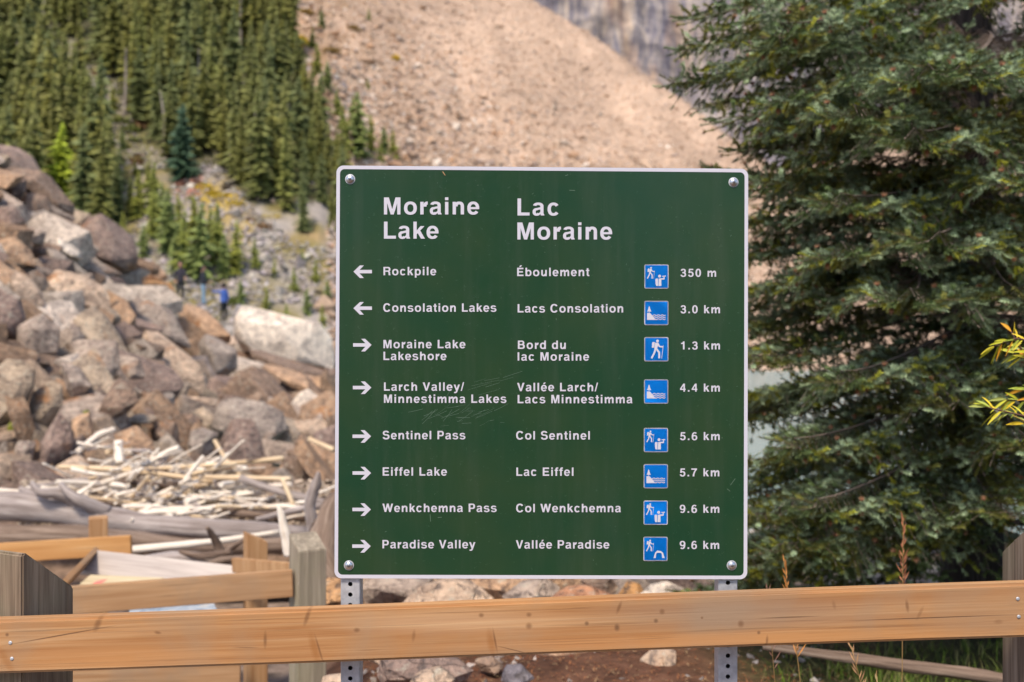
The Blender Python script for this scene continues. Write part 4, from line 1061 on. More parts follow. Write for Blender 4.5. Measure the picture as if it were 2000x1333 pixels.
# ------------------------------------------------------------------ the sign
SY = 2.41
cor = [P(657, 323.5, SY - 0.0075), P(1461.5, 330, SY + 0.0075), P(1459.5, 1132, SY + 0.0075), P(653, 1130, SY - 0.0075)]   # TL TR BR BL
TL, TR_, BR_, BL_ = cor
pxc = np.array([(657, 323.5), (1461.5, 330), (1459.5, 1132), (653, 1130)], float)
sx = ((TR_ - TL) + (BR_ - BL_)).normalized(); sn = sx.cross(((TL - BL_) + (TR_ - BR_))).normalized()   # sn points away from/to camera
if sn.y > 0: sn = -sn
sc0 = (TL + TR_ + BR_ + BL_) / 4
def on_sign(u, v, off=0.0):
    """the point of the sign's face that is seen at photo pixel (u, v), raised by off"""
    d = Vector(((u - 1000) / FPX, 1, -(v - 666.5) / FPX)); o = Vector((0, 0, EYE))
    t = (sc0 - o).dot(sn) / d.dot(sn)
    return o + d * t + sn * off
SW, SH = (TR_ - TL).length, (BL_ - TL).length
sign = empty('trail_sign', (sc0.x, SY + 0.04, 0), 'green trail direction sign with white lettering and blue pictograms on two perforated steel posts', 'sign')
def rrect(u0, v0, u1, v1, r, n=8, quad=None):
    """rounded rectangle in photo pixels; quad = four corner pixels for a skewed one"""
    pts = []
    q = quad or [(u0, v0), (u1, v0), (u1, v1), (u0, v1)]
    for i in range(4):
        c = Vector(q[i]); a = (Vector(q[i - 1]) - c).normalized(); bb = (Vector(q[(i + 1) % 4]) - c).normalized()
        ctr = c + (a + bb) * r
        for k in range(n + 1):
            t = k / n * math.pi / 2
            pts.append(ctr - bb * r * math.cos(t) - a * r * math.sin(t))
    return [(p.x, p.y) for p in pts]
def sign_sheet(name, outline, off, depth, mat, parent, hole=None):
    f = [on_sign(u, v, off) for u, v in outline]; n = len(f)
    if hole is None:
        vs = f + [p - sn * depth for p in f]
        fs = [tuple(range(n)), tuple(reversed(range(n, 2 * n)))] + [(i, n + i, n + (i + 1) % n, (i + 1) % n) for i in range(n)]
    else:
        h = [on_sign(u, v, off) for u, v in hole]
        vs = f + h; fs = [(i, (i + 1) % n, n + (i + 1) % n, n + i) for i in range(n)]
    return put(name, mesh(name, vs, fs, mat), parent)
def q_in(d): return [(657 + d, 323.5 + d), (1461.5 - d, 330 + d), (1459.5 - d, 1132 - d), (653 + d, 1130 - d)]
b = NB('sign_green_paint'); _v = b.coord('Object'); _n = b.noise(_v, 5, 3, 0.5); _n2 = b.noise(_v, 90, 3, 0.6)
_n3 = b.noise(b.coord('Object', (14, 14, 1.1)), 1.5, 5, 0.65)
M_sgreen = b.done(b.mix(b.rng(_n3, 0.5, 0.8, 0, 0.16), b.mix(b.rng(_n, 0.3, 0.7, 0, 1), (0.012, 0.050, 0.024), (0.024, 0.056, 0.024)), (0.11, 0.12, 0.10)), b.rng(_n2, 0.3, 0.7, 0.18, 0.28), 0.3)
M_swhite = mat_plain('sign_white', (0.60, 0.59, 0.66), 0.45, 0.3)
M_sblue = mat_plain('sign_blue', (0.0, 0.27, 0.98), 0.4, 0.3)
M_sedge = mat_plain('sign_edge_metal', (0.5, 0.5, 0.52), 0.4, 0.5, 0.7)
sign_sheet('panel', rrect(0, 0, 0, 0, 14, quad=q_in(0)), 0.0, 0.0045, M_sgreen, sign)
sign_sheet('border', rrect(0, 0, 0, 0, 14, quad=q_in(0.2)), 0.0006, 0, M_swhite, sign, hole=rrect(0, 0, 0, 0, 9, quad=q_in(7.2)))

# lettering, built from strokes (units: 1000 per em)
def arc(cx, cy, ox, oy, tx, ty, a0, a1, n=18):
    k = max(3, int(abs(a1 - a0) / 360 * 28)); out = []
    A = [math.radians(a0 + (a1 - a0) * i / k) for i in range(k + 1)]
    def se(a, rx, ry):
        c, s = math.cos(a), math.sin(a); e = 2 / 2.25
        return (cx + math.copysign(abs(c) ** e, c) * rx, cy + math.copysign(abs(s) ** e, s) * ry)
    o = [se(a, ox, oy) for a in A]; i_ = [se(a, ox - tx, oy - ty) for a in A]
    return ('strip', o, i_)
def rc_(x0, y0, x1, y1): return ('poly', [(x0, y0), (x1, y0), (x1, y1), (x0, y1)])
def pg(*p): return ('poly', list(p))
GL = {
 'L': (611, [rc_(76, 0, 226, 718), rc_(226, 0, 583, 125)]),
 'E': (667, [rc_(76, 0, 226, 718), rc_(226, 593, 612, 718), rc_(226, 305, 575, 425), rc_(226, 0, 622, 125)]),
 'M': (833, [rc_(69, 0, 205, 718), rc_(629, 0, 765, 718), pg((130, 718), (278, 718), (480, 0), (352, 0)), pg((556, 718), (704, 718), (482, 0), (354, 0))]),
 'R': (722, [rc_(76, 0, 226, 718), rc_(226, 600, 460, 718), rc_(226, 296, 460, 412), arc(460, 507, 218, 211, 148, 118, -90, 90), pg((440, 350), (590, 360), (650, 270), (658, 70), (698, 22), (698, 0), (532, 0), (514, 60), (506, 225), (460, 300))]),
 'P': (667, [rc_(76, 0, 226, 718), rc_(226, 600, 412, 718), rc_(226, 256, 412, 374), arc(412, 487, 215, 231, 150, 118, -90, 90)]),
 'B': (722, [rc_(76, 0, 226, 718), rc_(226, 603, 420, 718), rc_(226, 320, 440, 430), rc_(226, 0, 440, 118), arc(420, 524, 208, 194, 142, 114, -90, 90), arc(440, 215, 232, 215, 150, 118, -90, 90)]),
 'C': (722, [arc(372, 359, 328, 378, 150, 126, 33, 327)]),
 'S': (667, [arc(325, 527, 272, 210, 146, 122, 12, 270), arc(335, 210, 296, 229, 146, 122, -172, 90)]),
 'V': (667, [pg((17, 718), (177, 718), (334, 190), (405, 0), (262, 0)), pg((650, 718), (490, 718), (333, 190), (262, 0), (405, 0))]),
 'W': (944, [pg((14, 718), (168, 718), (345, 0), (206, 0)), pg((396, 718), (548, 718), (345, 0), (206, 0)), pg((396, 718), (548, 718), (738, 0), (599, 0)), pg((776, 718), (930, 718), (738, 0), (599, 0))]),
 'a': (556, [arc(268, 385, 222, 161, 134, 106, -5, 168), rc_(356, 60, 490, 390), pg((356, 60), (490, 90), (525, 22), (525, 0), (380, 0)), arc(202, 150, 172, 164, 132, 98, 60, 330), pg((195, 220), (360, 255), (360, 348), (205, 314)), pg((202, -14), (290, 0), (375, 75), (372, 160), (290, 96), (202, 84))]),
 'b': (611, [rc_(61, 0, 201, 718), arc(321, 266, 257, 280, 140, 116, 0, 360)]),
 'd': (611, [rc_(410, 0, 550, 718), arc(290, 266, 257, 280, 140, 116, 0, 360)]),
 'p': (611, [rc_(62, -207, 202, 532), arc(321, 266, 257, 280, 140, 116, 0, 360)]),
 'c': (556, [arc(286, 266, 252, 280, 140, 114, 36, 324)]),
 'e': (556, [arc(277, 266, 252, 280, 138, 112, 0, 325), rc_(100, 220, 529, 310)]),
 'o': (611, [arc(306, 266, 272, 280, 142, 116, 0, 360)]),
 'n': (611, [rc_(65, 0, 205, 532), arc(340, 338, 206, 208, 140, 120, 0, 180), rc_(406, 0, 546, 340)]),
 'h': (611, [rc_(65, 0, 205, 718), arc(340, 338, 206, 208, 140, 120, 0, 180), rc_(406, 0, 546, 340)]),
 'u': (611, [rc_(64, 194, 204, 532), arc(270, 194, 206, 208, 140, 120, 180, 360), rc_(405, 0, 545, 532)]),
 'm': (889, [rc_(65, 0, 203, 532), arc(352, 355, 162, 191, 138, 116, 0, 180), rc_(376, 0, 514, 356), arc(662, 355, 162, 191, 138, 116, 0, 180), rc_(686, 0, 824, 356)]),
 'r': (389, [rc_(64, 0, 204, 532), arc(352, 330, 165, 214, 142, 130, 90, 180), rc_(352, 414, 378, 544)]),
 'i': (278, [rc_(69, 0, 209, 532), rc_(69, 602, 209, 724)]),
 'l': (278, [rc_(69, 0, 209, 718)]),
 'k': (556, [rc_(69, 0, 207, 718), pg((207, 180), (207, 345), (370, 532), (535, 532), (300, 285)), pg((240, 255), (342, 362), (556, 0), (386, 0))]),
 's': (556, [arc(275, 386, 232, 160, 132, 104, 12, 270), arc(280, 158, 250, 172, 132, 104, -168, 90)]),
 't': (333, [rc_(92, 125, 232, 680), arc(236, 134, 144, 140, 140, 112, 180, 270), rc_(236, -6, 312, 106), rc_(10, 438, 312, 532)]),
 'f': (333, [rc_(86, 0, 226, 572), arc(236, 570, 150, 157, 140, 112, 90, 180), rc_(236, 615, 322, 727), rc_(10, 438, 320, 532)]),
 'y': (556, [pg((10, 532), (160, 532), (290, 165), (345, 10), (212, 10)), pg((545, 532), (396, 532), (212, 20), (190, -70), (325, -95)), pg((48, -95), (48, -207), (160, -210), (250, -190), (325, -95), (345, -35), (212, 20), (195, -68), (140, -98))]),
 '/': (278, [pg((-8, -19), (92, -19), (288, 737), (188, 737))]),
 '.': (278, [rc_(69, 0, 209, 142)]),
 '0': (556, [arc(278, 348, 246, 366, 142, 116, 0, 360)]),
 '1': (556, [rc_(240, 0, 382, 710), pg((72, 480), (72, 582), (160, 592), (225, 632), (256, 710), (300, 710), (300, 480))]),
 '3': (556, [arc(270, 512, 228, 198, 140, 110, -90, 172), arc(274, 201, 250, 220, 142, 112, -174, 90), rc_(190, 312, 276, 422)]),
 '4': (556, [rc_(330, 0, 465, 710), rc_(28, 150, 525, 262), pg((28, 262), (318, 710), (345, 710), (335, 535), (160, 262))]),
 '5': (556, [rc_(112, 590, 492, 706), pg((62, 325), (196, 325), (226, 706), (112, 706)), arc(276, 228, 250, 246, 140, 114, -168, 150)]),
 '6': (556, [arc(282, 222, 246, 240, 136, 108, 0, 360), arc(302, 328, 268, 385, 136, 110, 50, 180), rc_(34, 205, 170, 335)]),
 '7': (556, [rc_(28, 585, 528, 706), pg((375, 620), (528, 620), (400, 440), (310, 220), (286, 0), (136, 0), (160, 190), (250, 420))]),
 ' ': (278, []),
}
def rot9(pr):
    t, *d = pr
    f = lambda L: [(556 - x, 695 - y) for x, y in L]
    return (t, *[f(L) for L in d])
GL['9'] = (556, [rot9(p) for p in GL['6'][1]])
GL['É'] = (667, GL['E'][1] + [pg((250, 772), (372, 772), (500, 925), (338, 925))])
GL['é'] = (556, GL['e'][1] + [pg((205, 600), (318, 600), (440, 748), (285, 748))])
def lettering(s, u0, u1, vbase, cap, slope=0.0):
    sc = cap / 718.0
    def ext(ch, side):
        xs_ = [p[0] for pr in GL[ch][1] for L in pr[1:] for p in L]
        return min(xs_) if side == 0 else max(xs_)
    adv = sum(GL[c][0] for c in s[:-1])
    nat = adv - ext(s[0], 0) + ext(s[-1], 1)
    track = ((u1 - u0) / sc - nat) / (len(s) - 1)
    x = -ext(s[0], 0); vs, fs = [], []
    lay = 0
    for c in s:
        for pr in GL[c][1]:
            off = 0.0009 + 0.00003 * (lay % 7); lay += 1
            def T(p):
                uu = u0 + (x + p[0]) * sc
                return on_sign(uu, vbase - p[1] * sc + (uu - u0) * slope, off)
            if pr[0] == 'poly':
                n = len(vs); vs += [T(p) for p in pr[1]]; fs.append(tuple(range(n, n + len(pr[1]))))
            else:
                n = len(vs); m = len(pr[1]); vs += [T(p) for p in pr[1]] + [T(p) for p in pr[2]]
                fs += [(n + i, n + i + 1, n + m + i + 1, n + m + i) for i in range(m - 1)]
        x += GL[c][0] + track
    put('lettering', mesh('lettering', vs, fs, M_swhite), sign)
SL = 0.0035
for (s, a, c, bl, cp) in [
 ('Moraine', 750, 936, 419.4, 33.2), ('Lake', 750, 856.5, 466.7, 33.2), ('Lac', 1010.8, 1090.7, 421.4, 33.2), ('Moraine', 1010.5, 1195.5, 468.3, 33.2),
 ('Rockpile', 749, 852, 538.1, 16.3), ('Consolation Lakes', 748.5, 969.5, 609.4, 16.3), ('Moraine Lake', 749, 909, 680.6, 16.3), ('Lakeshore', 749, 872, 703.7, 16.3),
 ('Larch Valley/', 750, 906.5, 763.6, 16.3), ('Minnestimma Lakes', 750, 989, 787.3, 16.3), ('Sentinel Pass', 747.5, 909, 858.3, 16.3), ('Eiffel Lake', 747.5, 873, 929.4, 16.3),
 ('Wenkchemna Pass', 747, 970, 1000.3, 16.3), ('Paradise Valley', 747, 928.5, 1071.3, 16.3),
 ('Éboulement', 1010, 1151, 539.8, 16.3), ('Lacs Consolation', 1011, 1217, 610.8, 16.3), ('Bord du', 1011.5, 1105, 682, 16.3), ('lac Moraine', 1011, 1150.5, 704.8, 16.3),
 ('Vallée Larch/', 1010, 1168, 764.5, 16.3), ('Lacs Minnestimma', 1011, 1235, 788, 16.3), ('Col Sentinel', 1008, 1152, 858.8, 16.3), ('Lac Eiffel', 1008.5, 1120, 929.8, 16.3),
 ('Col Wenkchemna', 1008, 1212.5, 1000.7, 16.3), ('Vallée Paradise', 1007.5, 1190, 1071.7, 16.3),
 ('350 m', 1329, 1398.5, 541.1, 15.8), ('3.0 km', 1329, 1406, 612.3, 15.8), ('1.3 km', 1330, 1406, 683, 15.8), ('4.4 km', 1328, 1405.7, 765.4, 15.8), ('5.6 km', 1328, 1405.5, 860, 15.8),
 ('5.7 km', 1327.5, 1404.8, 930.8, 15.8), ('9.6 km', 1327.5, 1404.7, 1001.9, 15.8), ('9.6 km', 1327.5, 1404.5, 1072.4, 15.8)]:
    lettering(s, a, c, bl, cp)

def flat_prims(name, prims, mat, parent, off0):
    vs, fs = [], []
    for i, pr in enumerate(prims):
        n = len(vs); vs += [on_sign(u, v, off0 + 0.00004 * (i % 9)) for u, v in pr]; fs.append(tuple(range(n, n + len(pr))))
    return put(name, mesh(name, vs, fs, mat), parent)
AR = [(240, 1053), (300, 996), (337, 996), (297, 1037), (412, 1037), (412, 1069), (297, 1069), (337, 1113), (300, 1113)]
for i, (vc, ut, sg) in enumerate([(531.1, 690.4, 1), (602.5, 690.4, 1), (674.3, 725.8, -1), (757.5, 725.4, -1), (852.6, 724.8, -1), (924.3, 724.8, -1), (995.5, 724.5, -1), (1067.1, 724.2, -1)]):
    pts = [(ut + sg * (x - 240) / 4.762, vc + (y - 1053.5) / 4.762) for x, y in AR]
    # split into shaft and two barbs to keep every face convex
    flat_prims('arrow', [[pts[3], pts[4], pts[5], pts[6]], [pts[0], pts[1], pts[2], pts[3], ((pts[3][0] + 0 * sg), pts[0][1])], [pts[0], (pts[3][0], pts[0][1]), pts[6], pts[7], pts[8]]], M_swhite, sign, 0.0009)

def circ(cx, cy, r, ry=None, n=16): return [(cx + r * math.cos(6.2832 * i / n), cy + (ry or r) * math.sin(6.2832 * i / n)) for i in range(n)]
def stroke(pts, w_):
    out = []
    for (a, c) in zip(pts[:-1], pts[1:]):
        dx, dy = c[0] - a[0], c[1] - a[1]; L = math.hypot(dx, dy); nx, ny = -dy / L * w_ / 2, dx / L * w_ / 2
        out.append([(a[0] + nx, a[1] + ny), (c[0] + nx, c[1] + ny), (c[0] - nx, c[1] - ny), (a[0] - nx, a[1] - ny)])
    return out
def hiker(ox, oy, s):
    """walker with pack and stick; s = figure height"""
    h = [circ(0.34, 0.07, 0.075), circ(0.10, 0.26, 0.055, 0.14, 14), [(0.08, 0.12), (0.20, 0.13), (0.17, 0.42), (0.03, 0.42)]]
    h += [[(0.22, 0.16), (0.38, 0.16), (0.40, 0.24), (0.30, 0.50), (0.17, 0.50)]]
    h += stroke([(0.36, 0.20), (0.44, 0.36), (0.62, 0.38)], 0.075) + [circ(0.44, 0.36, 0.037, n=10)]
    h += stroke([(0.24, 0.47), (0.17, 0.70), (0.02, 0.99)], 0.095) + stroke([(0.27, 0.47), (0.43, 0.68), (0.43, 0.99)], 0.095) + [circ(0.43, 0.68, 0.047, n=10), circ(0.17, 0.70, 0.047, n=10)]
    h += stroke([(0.645, 0.30), (0.56, 1.0)], 0.026)
    return [[(ox + x * s, oy + y * s) for x, y in p] for p in h]
def viewer(ox, oy, s):
    v = [circ(0.40, 0.13, 0.13), [(0.32, 0.35), (0.56, 0.33), (0.56, 1.0), (0.30, 1.0)], [(0.03, 0.40), (0.10, 0.34), (0.26, 0.34), (0.26, 1.0), (0.10, 1.0), (0.04, 0.80)]]
    v += stroke([(0.48, 0.38), (0.80, 0.37)], 0.12) + stroke([(0.80, 0.42), (0.80, 0.18)], 0.09) + [[(0.62, 0.11), (0.95, 0.07), (0.95, 0.17), (0.62, 0.17)]]
    return [[(ox + x * s, oy + y * s) for x, y in p] for p in v]
def lakeicon(U, V, k):
    f = lambda L: [(U + x * k, V + y * k) for x, y in L]
    pr = [f([(62, 63), (74, 90), (50, 90)]), f([(62, 76), (80, 112), (44, 112)]), f([(62, 92), (90, 132), (34, 132)]), f([(59, 130), (65, 130), (65, 150), (59, 150)]), f([(35, 148), (75, 152), (145, 235), (35, 235)])]
    for q in range(3):
        y = 178 + 24 * q; x0 = 90 + 22 * q
        pts = [(x0 + (262 - x0) * i / 24, y + 7 * math.sin((x0 + (262 - x0) * i / 24 - 90) / 48 * 2 * math.pi)) for i in range(25)]
        pr += [f(L) for L in stroke(pts, 9)]
    return pr
def tent(ox, oy, s):
    return [[(ox + x * s, oy + y * s) for x, y in p] for p in ([(0, 1), (0.22, 0.30), (0.5, 0.0), (0.5, 0.30), (0.36, 0.42), (0.30, 1)], [(1.5, 1), (1.28, 0.30), (1.0, 0.06), (0.5, 0), (0.5, 0.3), (0.95, 0.3), (1.10, 0.42), (1.16, 1)])]
icons = [(1258.3, 516.8, 'view'), (1258, 588, 'lake'), (1258, 658.7, 'hike'), (1257.6, 741.3, 'lake'), (1257.2, 836, 'view'), (1256.9, 906.6, 'lake'), (1256.6, 977.8, 'view'), (1256.3, 1048.5, 'tent')]
for (U, V, kd) in icons:
    S_ = 47.6; k = S_ / 300.0
    pan = sign_sheet('pictogram', rrect(U, V, U + S_, V + S_, 3.2, 4), 0.0009, 0.0, M_swhite, sign)
    me = pan.data
    o2 = sign_sheet('blue_field', rrect(U + 2, V + 2, U + S_ - 2, V + S_ - 2, 1.6, 3), 0.0012, 0.0, M_sblue, pan)
    if kd == 'view': pr = hiker(U + 34 * k, V + 34 * k, 143 * k) + viewer(U + 132 * k, V + 128 * k, 138 * k)
    elif kd == 'lake': pr = lakeicon(U, V, k)
    elif kd == 'hike': pr = hiker(U + 85 * k, V + 33 * k, 232 * k)
    else: pr = hiker(U + 36 * k, V + 36 * k, 143 * k) + tent(U + 125 * k, V + 170 * k, 92 * k)
    flat_prims('symbol', pr, M_swhite, pan, 0.0015)
# scratches and specks
M_scr = mat_plain('scratch', (0.10, 0.17, 0.115), 0.6)
scr = []
for i in range(34):
    u = random.gauss(890, 42); v = random.gauss(812, 13); a = random.gauss(-0.45, 0.3); L = random.uniform(8, 36)
    scr += stroke([(u, v), (u + L / 2, v + math.tan(a) * L / 2 * 0.9), (u + L, v + math.tan(a) * L)], random.uniform(0.3, 0.7))
for i in range(9):
    u = random.uniform(905, 985); v = 765 - (u - 900) * 0.22 + random.gauss(0, 9); L = random.uniform(20, 60)
    scr += stroke([(u, v), (u + L, v - L * random.uniform(0.1, 0.4))], random.uniform(0.3, 0.6))
for i in range(60):
    u = random.uniform(675, 1445); v = random.uniform(345, 1110); L = random.uniform(0.8, 4)
    a = random.uniform(0, 3.14); scr += stroke([(u, v), (u + math.cos(a) * L, v + math.sin(a) * L)], random.uniform(0.4, 0.9))
for (u, v, L, a) in [(1436, 935, 16, 2.2), (1420, 955, 8, .7), (1112, 372, 11, 0.05), (1104, 344, 6, -.4), (840, 1005, 14, 1.5), (1410, 854, 3, 1.5), (855, 1011, 8, -.05), (1025, 985, 6, 1.4)]:
    scr += stroke([(u, v), (u + math.cos(a) * L, v + math.sin(a) * L)], 1.1)
o = flat_prims('scratches', scr, M_scr, sign, 0.0004); o['kind'] = 'stuff'
flat_prims('caught_leaf', [[(863.5, 335.5), (866, 336), (870.5, 343.5), (868.5, 343)]], mat_plain('dry_leaf', (0.42, 0.25, 0.12)), sign, 0.0016)
# posts: square perforated tube
def tube_post(u, vt, vb, wpx):
    c = on_sign(u, 700, -0.031); half = 0.0235; x = c.x; y = c.y
    zt = P(0, vt, SY).z; zb = -0.5
    vs, fs, mi = [], [], []
    pitch = 0.0254; r = 0.0056
    n = int((zt - zb) / pitch); z = P(0, 1143, SY).z + pitch / 2 * 0 - round((P(0, 1143, SY).z - zb) / pitch) * pitch
    nh = 12
    yf = y - half
    holes = []
    zz = zb
    while zz + pitch <= zt + 1e-6:
        b0 = len(vs); zc = zz + pitch / 2
        # outer square boundary points matched to hole points
        for k in range(nh):
            a = 6.2832 * (k + 0.5) / nh; ca, sa = math.cos(a), math.sin(a)
            m = max(abs(ca) / (half - 0.003), abs(sa) / (pitch / 2))
            vs.append((x + ca / m, yf, zc + sa / m))
        for k in range(nh):
            a = 6.2832 * (k + 0.5) / nh; vs.append((x + math.cos(a) * r, yf, zc + math.sin(a) * r))
        for k in range(nh):
            a = 6.2832 * (k + 0.5) / nh; vs.append((x + math.cos(a) * r, yf + 0.0025, zc + math.sin(a) * r))
        for k in range(nh):
            k2 = (k + 1) % nh
            fs.append((b0 + k, b0 + k2, b0 + nh + k2, b0 + nh + k)); mi.append(0)
            fs.append((b0 + nh + k, b0 + nh + k2, b0 + 2 * nh + k2, b0 + 2 * nh + k)); mi.append(0)
        # corners of the cell left open by the radial mapping
        for sxx in (-1, 1):
            for szz in (-1, 1):
                cand = [b0 + k for k in range(nh) if vs[b0 + k][0] * 1 - x and (vs[b0 + k][0] - x) * sxx > 0 and (vs[b0 + k][2] - zc) * szz > 0]
                cand.sort(key=lambda q: abs(vs[q][0] - (x + sxx * (half - 0.003))) + abs(vs[q][2] - (zc + szz * pitch / 2)))
                q1, q2 = cand[0], cand[1]; vs.append((x + sxx * (half - 0.003), yf, zc + szz * pitch / 2)); fs.append((q1, q2, len(vs) - 1)); mi.append(0)
        zz += pitch
    zt = zz
    # rounded corners, sides, back, hollow interior backing
    prof = [(-half + 0.003, -half), (-half + 0.0009, -half + 0.0009), (-half, -half + 0.003), (-half, half), (half, half), (half, -half + 0.003), (half - 0.0009, -half + 0.0009), (half - 0.003, -half)]
    b0 = len(vs)
    for (px_, py_) in prof: vs.append((x + px_, y + py_, zb)); vs.append((x + px_, y + py_, zt))
    for i in range(len(prof) - 1): fs.append((b0 + 2 * i, b0 + 2 * i + 2, b0 + 2 * i + 3, b0 + 2 * i + 1)); mi.append(0)
    b0 = len(vs); e = half - 0.004
    vs += [(x - e, y + e, zb), (x + e, y + e, zb), (x + e, y + e, zt), (x - e, y + e, zt), (x - e, y - e, zb), (x + e, y - e, zb), (x + e, y - e, zt), (x - e, y - e, zt)]
    fs += [(b0, b0 + 1, b0 + 2, b0 + 3), (b0, b0 + 4, b0 + 7, b0 + 3), (b0 + 1, b0 + 5, b0 + 6, b0 + 2)]; mi += [1] * 3
    fs.append((len(vs) - 8 - 2 * len(prof) + 1, len(vs) - 9, len(vs) - 9 - 6, len(vs) - 9 - 8)); mi.append(0)
    put('post', mesh('post', vs, fs, [M_galv, mat_plain('tube_inside', (0.10, 0.10, 0.11), 0.8)], mi=mi), sign)
tube_post(683.5, 345, 0, 38); tube_post(1423.5, 350, 0, 38)
for (u, v) in [(684, 350.5), (1432.5, 356.5), (681.5, 1104.5), (1429, 1104.5)]:
    wsh = disc_dome('washer', on_sign(u, v, 0.0008), 0.0122, 0.0015, M_galv, sign, nrm=sn, rings=3, flat=0.8)
    disc_dome('bolt', on_sign(u, v, 0.0018), 0.0098, 0.0052, M_zinc, sign, nrm=sn, rings=6)
    disc_dome('bolt_recess', on_sign(u, v, 0.0071), 0.0036, 0.0008, mat_plain('bolt_recess_shade', (0.25, 0.25, 0.27), 0.4, 0.5, 0.9), sign, nrm=sn, rings=3)

# ------------------------------------------------------------------ people on the rock pile
def person(px, Y, label, jacket, trousers, hair, pose):
    foot = P(px[0], px[1], Y)
    foot.z += 0.06
    root = empty('person', foot, label, 'person')
    H = 1.72
    J, E, Rd = [], [], []
    def add(p, r, par=None):
        J.append(Vector(p)); Rd.append(r)
        if par is not None: E.append((par, len(J) - 1))
        return len(J) - 1
    pel = add((0, 0, 0.93), 0.14); wa = add((0, 0, 1.10), 0.13, pel); ch = add((0, -0.0, 1.30), 0.155, wa); nk0 = add((0, 0, 1.42), 0.09, ch); nk = add((0, 0, 1.50), 0.052, nk0)
    h1 = add((pose['head'] * 0.02, 0, 1.57), 0.088, nk); h2 = add((pose['head'] * 0.03, 0, 1.66), 0.085, h1); add((pose['head'] * 0.01, 0, 1.71), 0.05, h2)
    add((pose['head'] * 0.115, 0, 1.60), 0.014, h1)      # nose
    for s in (-1, 1):
        hp = add((0.01, s * 0.09, 0.86), 0.10, pel)
        kn_ = pose['legs'][0 if s < 0 else 1]
        k = add((kn_[0], s * 0.10, 0.49), 0.065, hp); a = add((kn_[1], s * 0.10, 0.10), 0.045, k); add((kn_[1] + 0.14 * pose['face'], s * 0.10, 0.035), 0.035, a)
        sh = add((0, s * 0.17, 1.36), 0.07, ch)
        el, ha = pose['arms'][0 if s < 0 else 1]
        e_ = add((el[0], s * el[1], el[2]), 0.048, sh); w2 = add((ha[0], s * ha[1], ha[2]), 0.033, e_)
        d = (Vector((ha[0], s * ha[1], ha[2])) - J[e_]).normalized(); add(J[w2] + d * 0.09, 0.035, w2)
    me = bpy.data.meshes.new('body'); me.from_pydata(J, E, []); me.update()
    o = bpy.data.objects.new('body', me); COL.objects.link(o)
    md = o.modifiers.new('skin', 'SKIN')
    for i, r in enumerate(Rd): me.skin_vertices[0].data[i].radius = (r, r)
    me.skin_vertices[0].data[0].use_root = True
    sub = o.modifiers.new('sub', 'SUBSURF'); sub.levels = 2; sub.render_levels = 2
    dg = bpy.context.evaluated_depsgraph_get()
    m2 = bpy.data.meshes.new_from_object(o.evaluated_get(dg)); m2.name = 'body'
    o.modifiers.clear(); o.data = m2; bpy.data.meshes.remove(me)
    m2.materials.clear()
    skin = mat_plain('skin', (0.50, 0.27, 0.18), 0.6); shoe = mat_plain('shoe', (0.04, 0.035, 0.03), 0.7)
    for m in (skin, jacket, trousers, shoe): m2.materials.append(m)
    hands = [J[i] for i, r in enumerate(Rd) if r == 0.033]
    for p in m2.polygons:
        c = p.center
        near_hand = any((c - h).length < 0.10 and (c - h).length < 1 and c.z > 0.6 for h in hands)
        p.material_index = 3 if c.z < 0.09 else 2 if c.z < 0.90 and abs(c.y) < 0.19 and not near_hand else 0 if c.z > 1.475 or near_hand else 1
        p.use_smooth = True
    o.parent = root; o.rotation_euler.z = pose['yaw']; root.scale = (1.2,) * 3
    # hair as a cap round the back of the head
    bm = bmesh.new(); bmesh.ops.create_icosphere(bm, subdivisions=3, radius=0.112)
    bmesh.ops.delete(bm, geom=[v for v in bm.verts if v.co.x * pose['head'] > 0.045 and v.co.z < 0.05], context='VERTS')
    for v in bm.verts:
        v.co.z *= 1.15 if v.co.z > 0 else pose['hair']
    hm = bpy.data.meshes.new('hair'); bm.to_mesh(hm); bm.free(); hm.materials.append(hair)
    ho = bpy.data.objects.new('hair', hm); COL.objects.link(ho); ho.parent = root; ho.location = Vector((0, 0, 1.635)); ho.rotation_euler.z = pose['yaw']
M_dk = mat_plain('dark_jacket', (0.035, 0.030, 0.042), 0.8); M_bk = mat_plain('black_jacket', (0.028, 0.030, 0.040), 0.8); M_bl = mat_plain('blue_jacket', (0.07, 0.14, 0.44), 0.75)
M_jean = mat_plain('pale_jeans', (0.22, 0.32, 0.42), 0.8); M_pant = mat_plain('dark_trousers', (0.018, 0.018, 0.022), 0.8); M_hair = mat_plain('dark_hair', (0.022, 0.016, 0.014), 0.7)
down = ((0.02, 0.21, 1.10), (0.05, 0.23, 0.86))
person((352, 592), 52, 'person in a long dark jacket with hair down, standing leftmost of the three hikers', M_dk, M_pant, M_hair, dict(head=1, face=1, yaw=-1.2, hair=2.6, legs=[(0, 0), (0.03, -0.02)], arms=[down, ((0.10, 0.21, 1.12), (0.30, 0.20, 0.98))]))
person((396, 599), 52.5, 'person in a black jacket and pale jeans holding out a hand to the right', M_bk, M_jean, M_hair, dict(head=1, face=1, yaw=0.1, hair=1.0, legs=[(0.06, 0.10), (0.0, -0.04)], arms=[((0.10, 0.20, 1.10), (0.38, 0.12, 1.02)), ((0.03, 0.21, 1.10), (0.20, 0.20, 0.95))]))
person((437, 632), 53, 'person in a bright blue jacket and dark trousers reaching an arm to the left', M_bl, M_pant, M_hair, dict(head=-1, face=-1, yaw=-0.5, hair=1.0, legs=[(0, 0), (0.02, 0.02)], arms=[((-0.28, 0.24, 1.34), (-0.56, 0.26, 1.36)), ((0.03, 0.24, 1.12), (0.0, 0.22, 0.90))]))

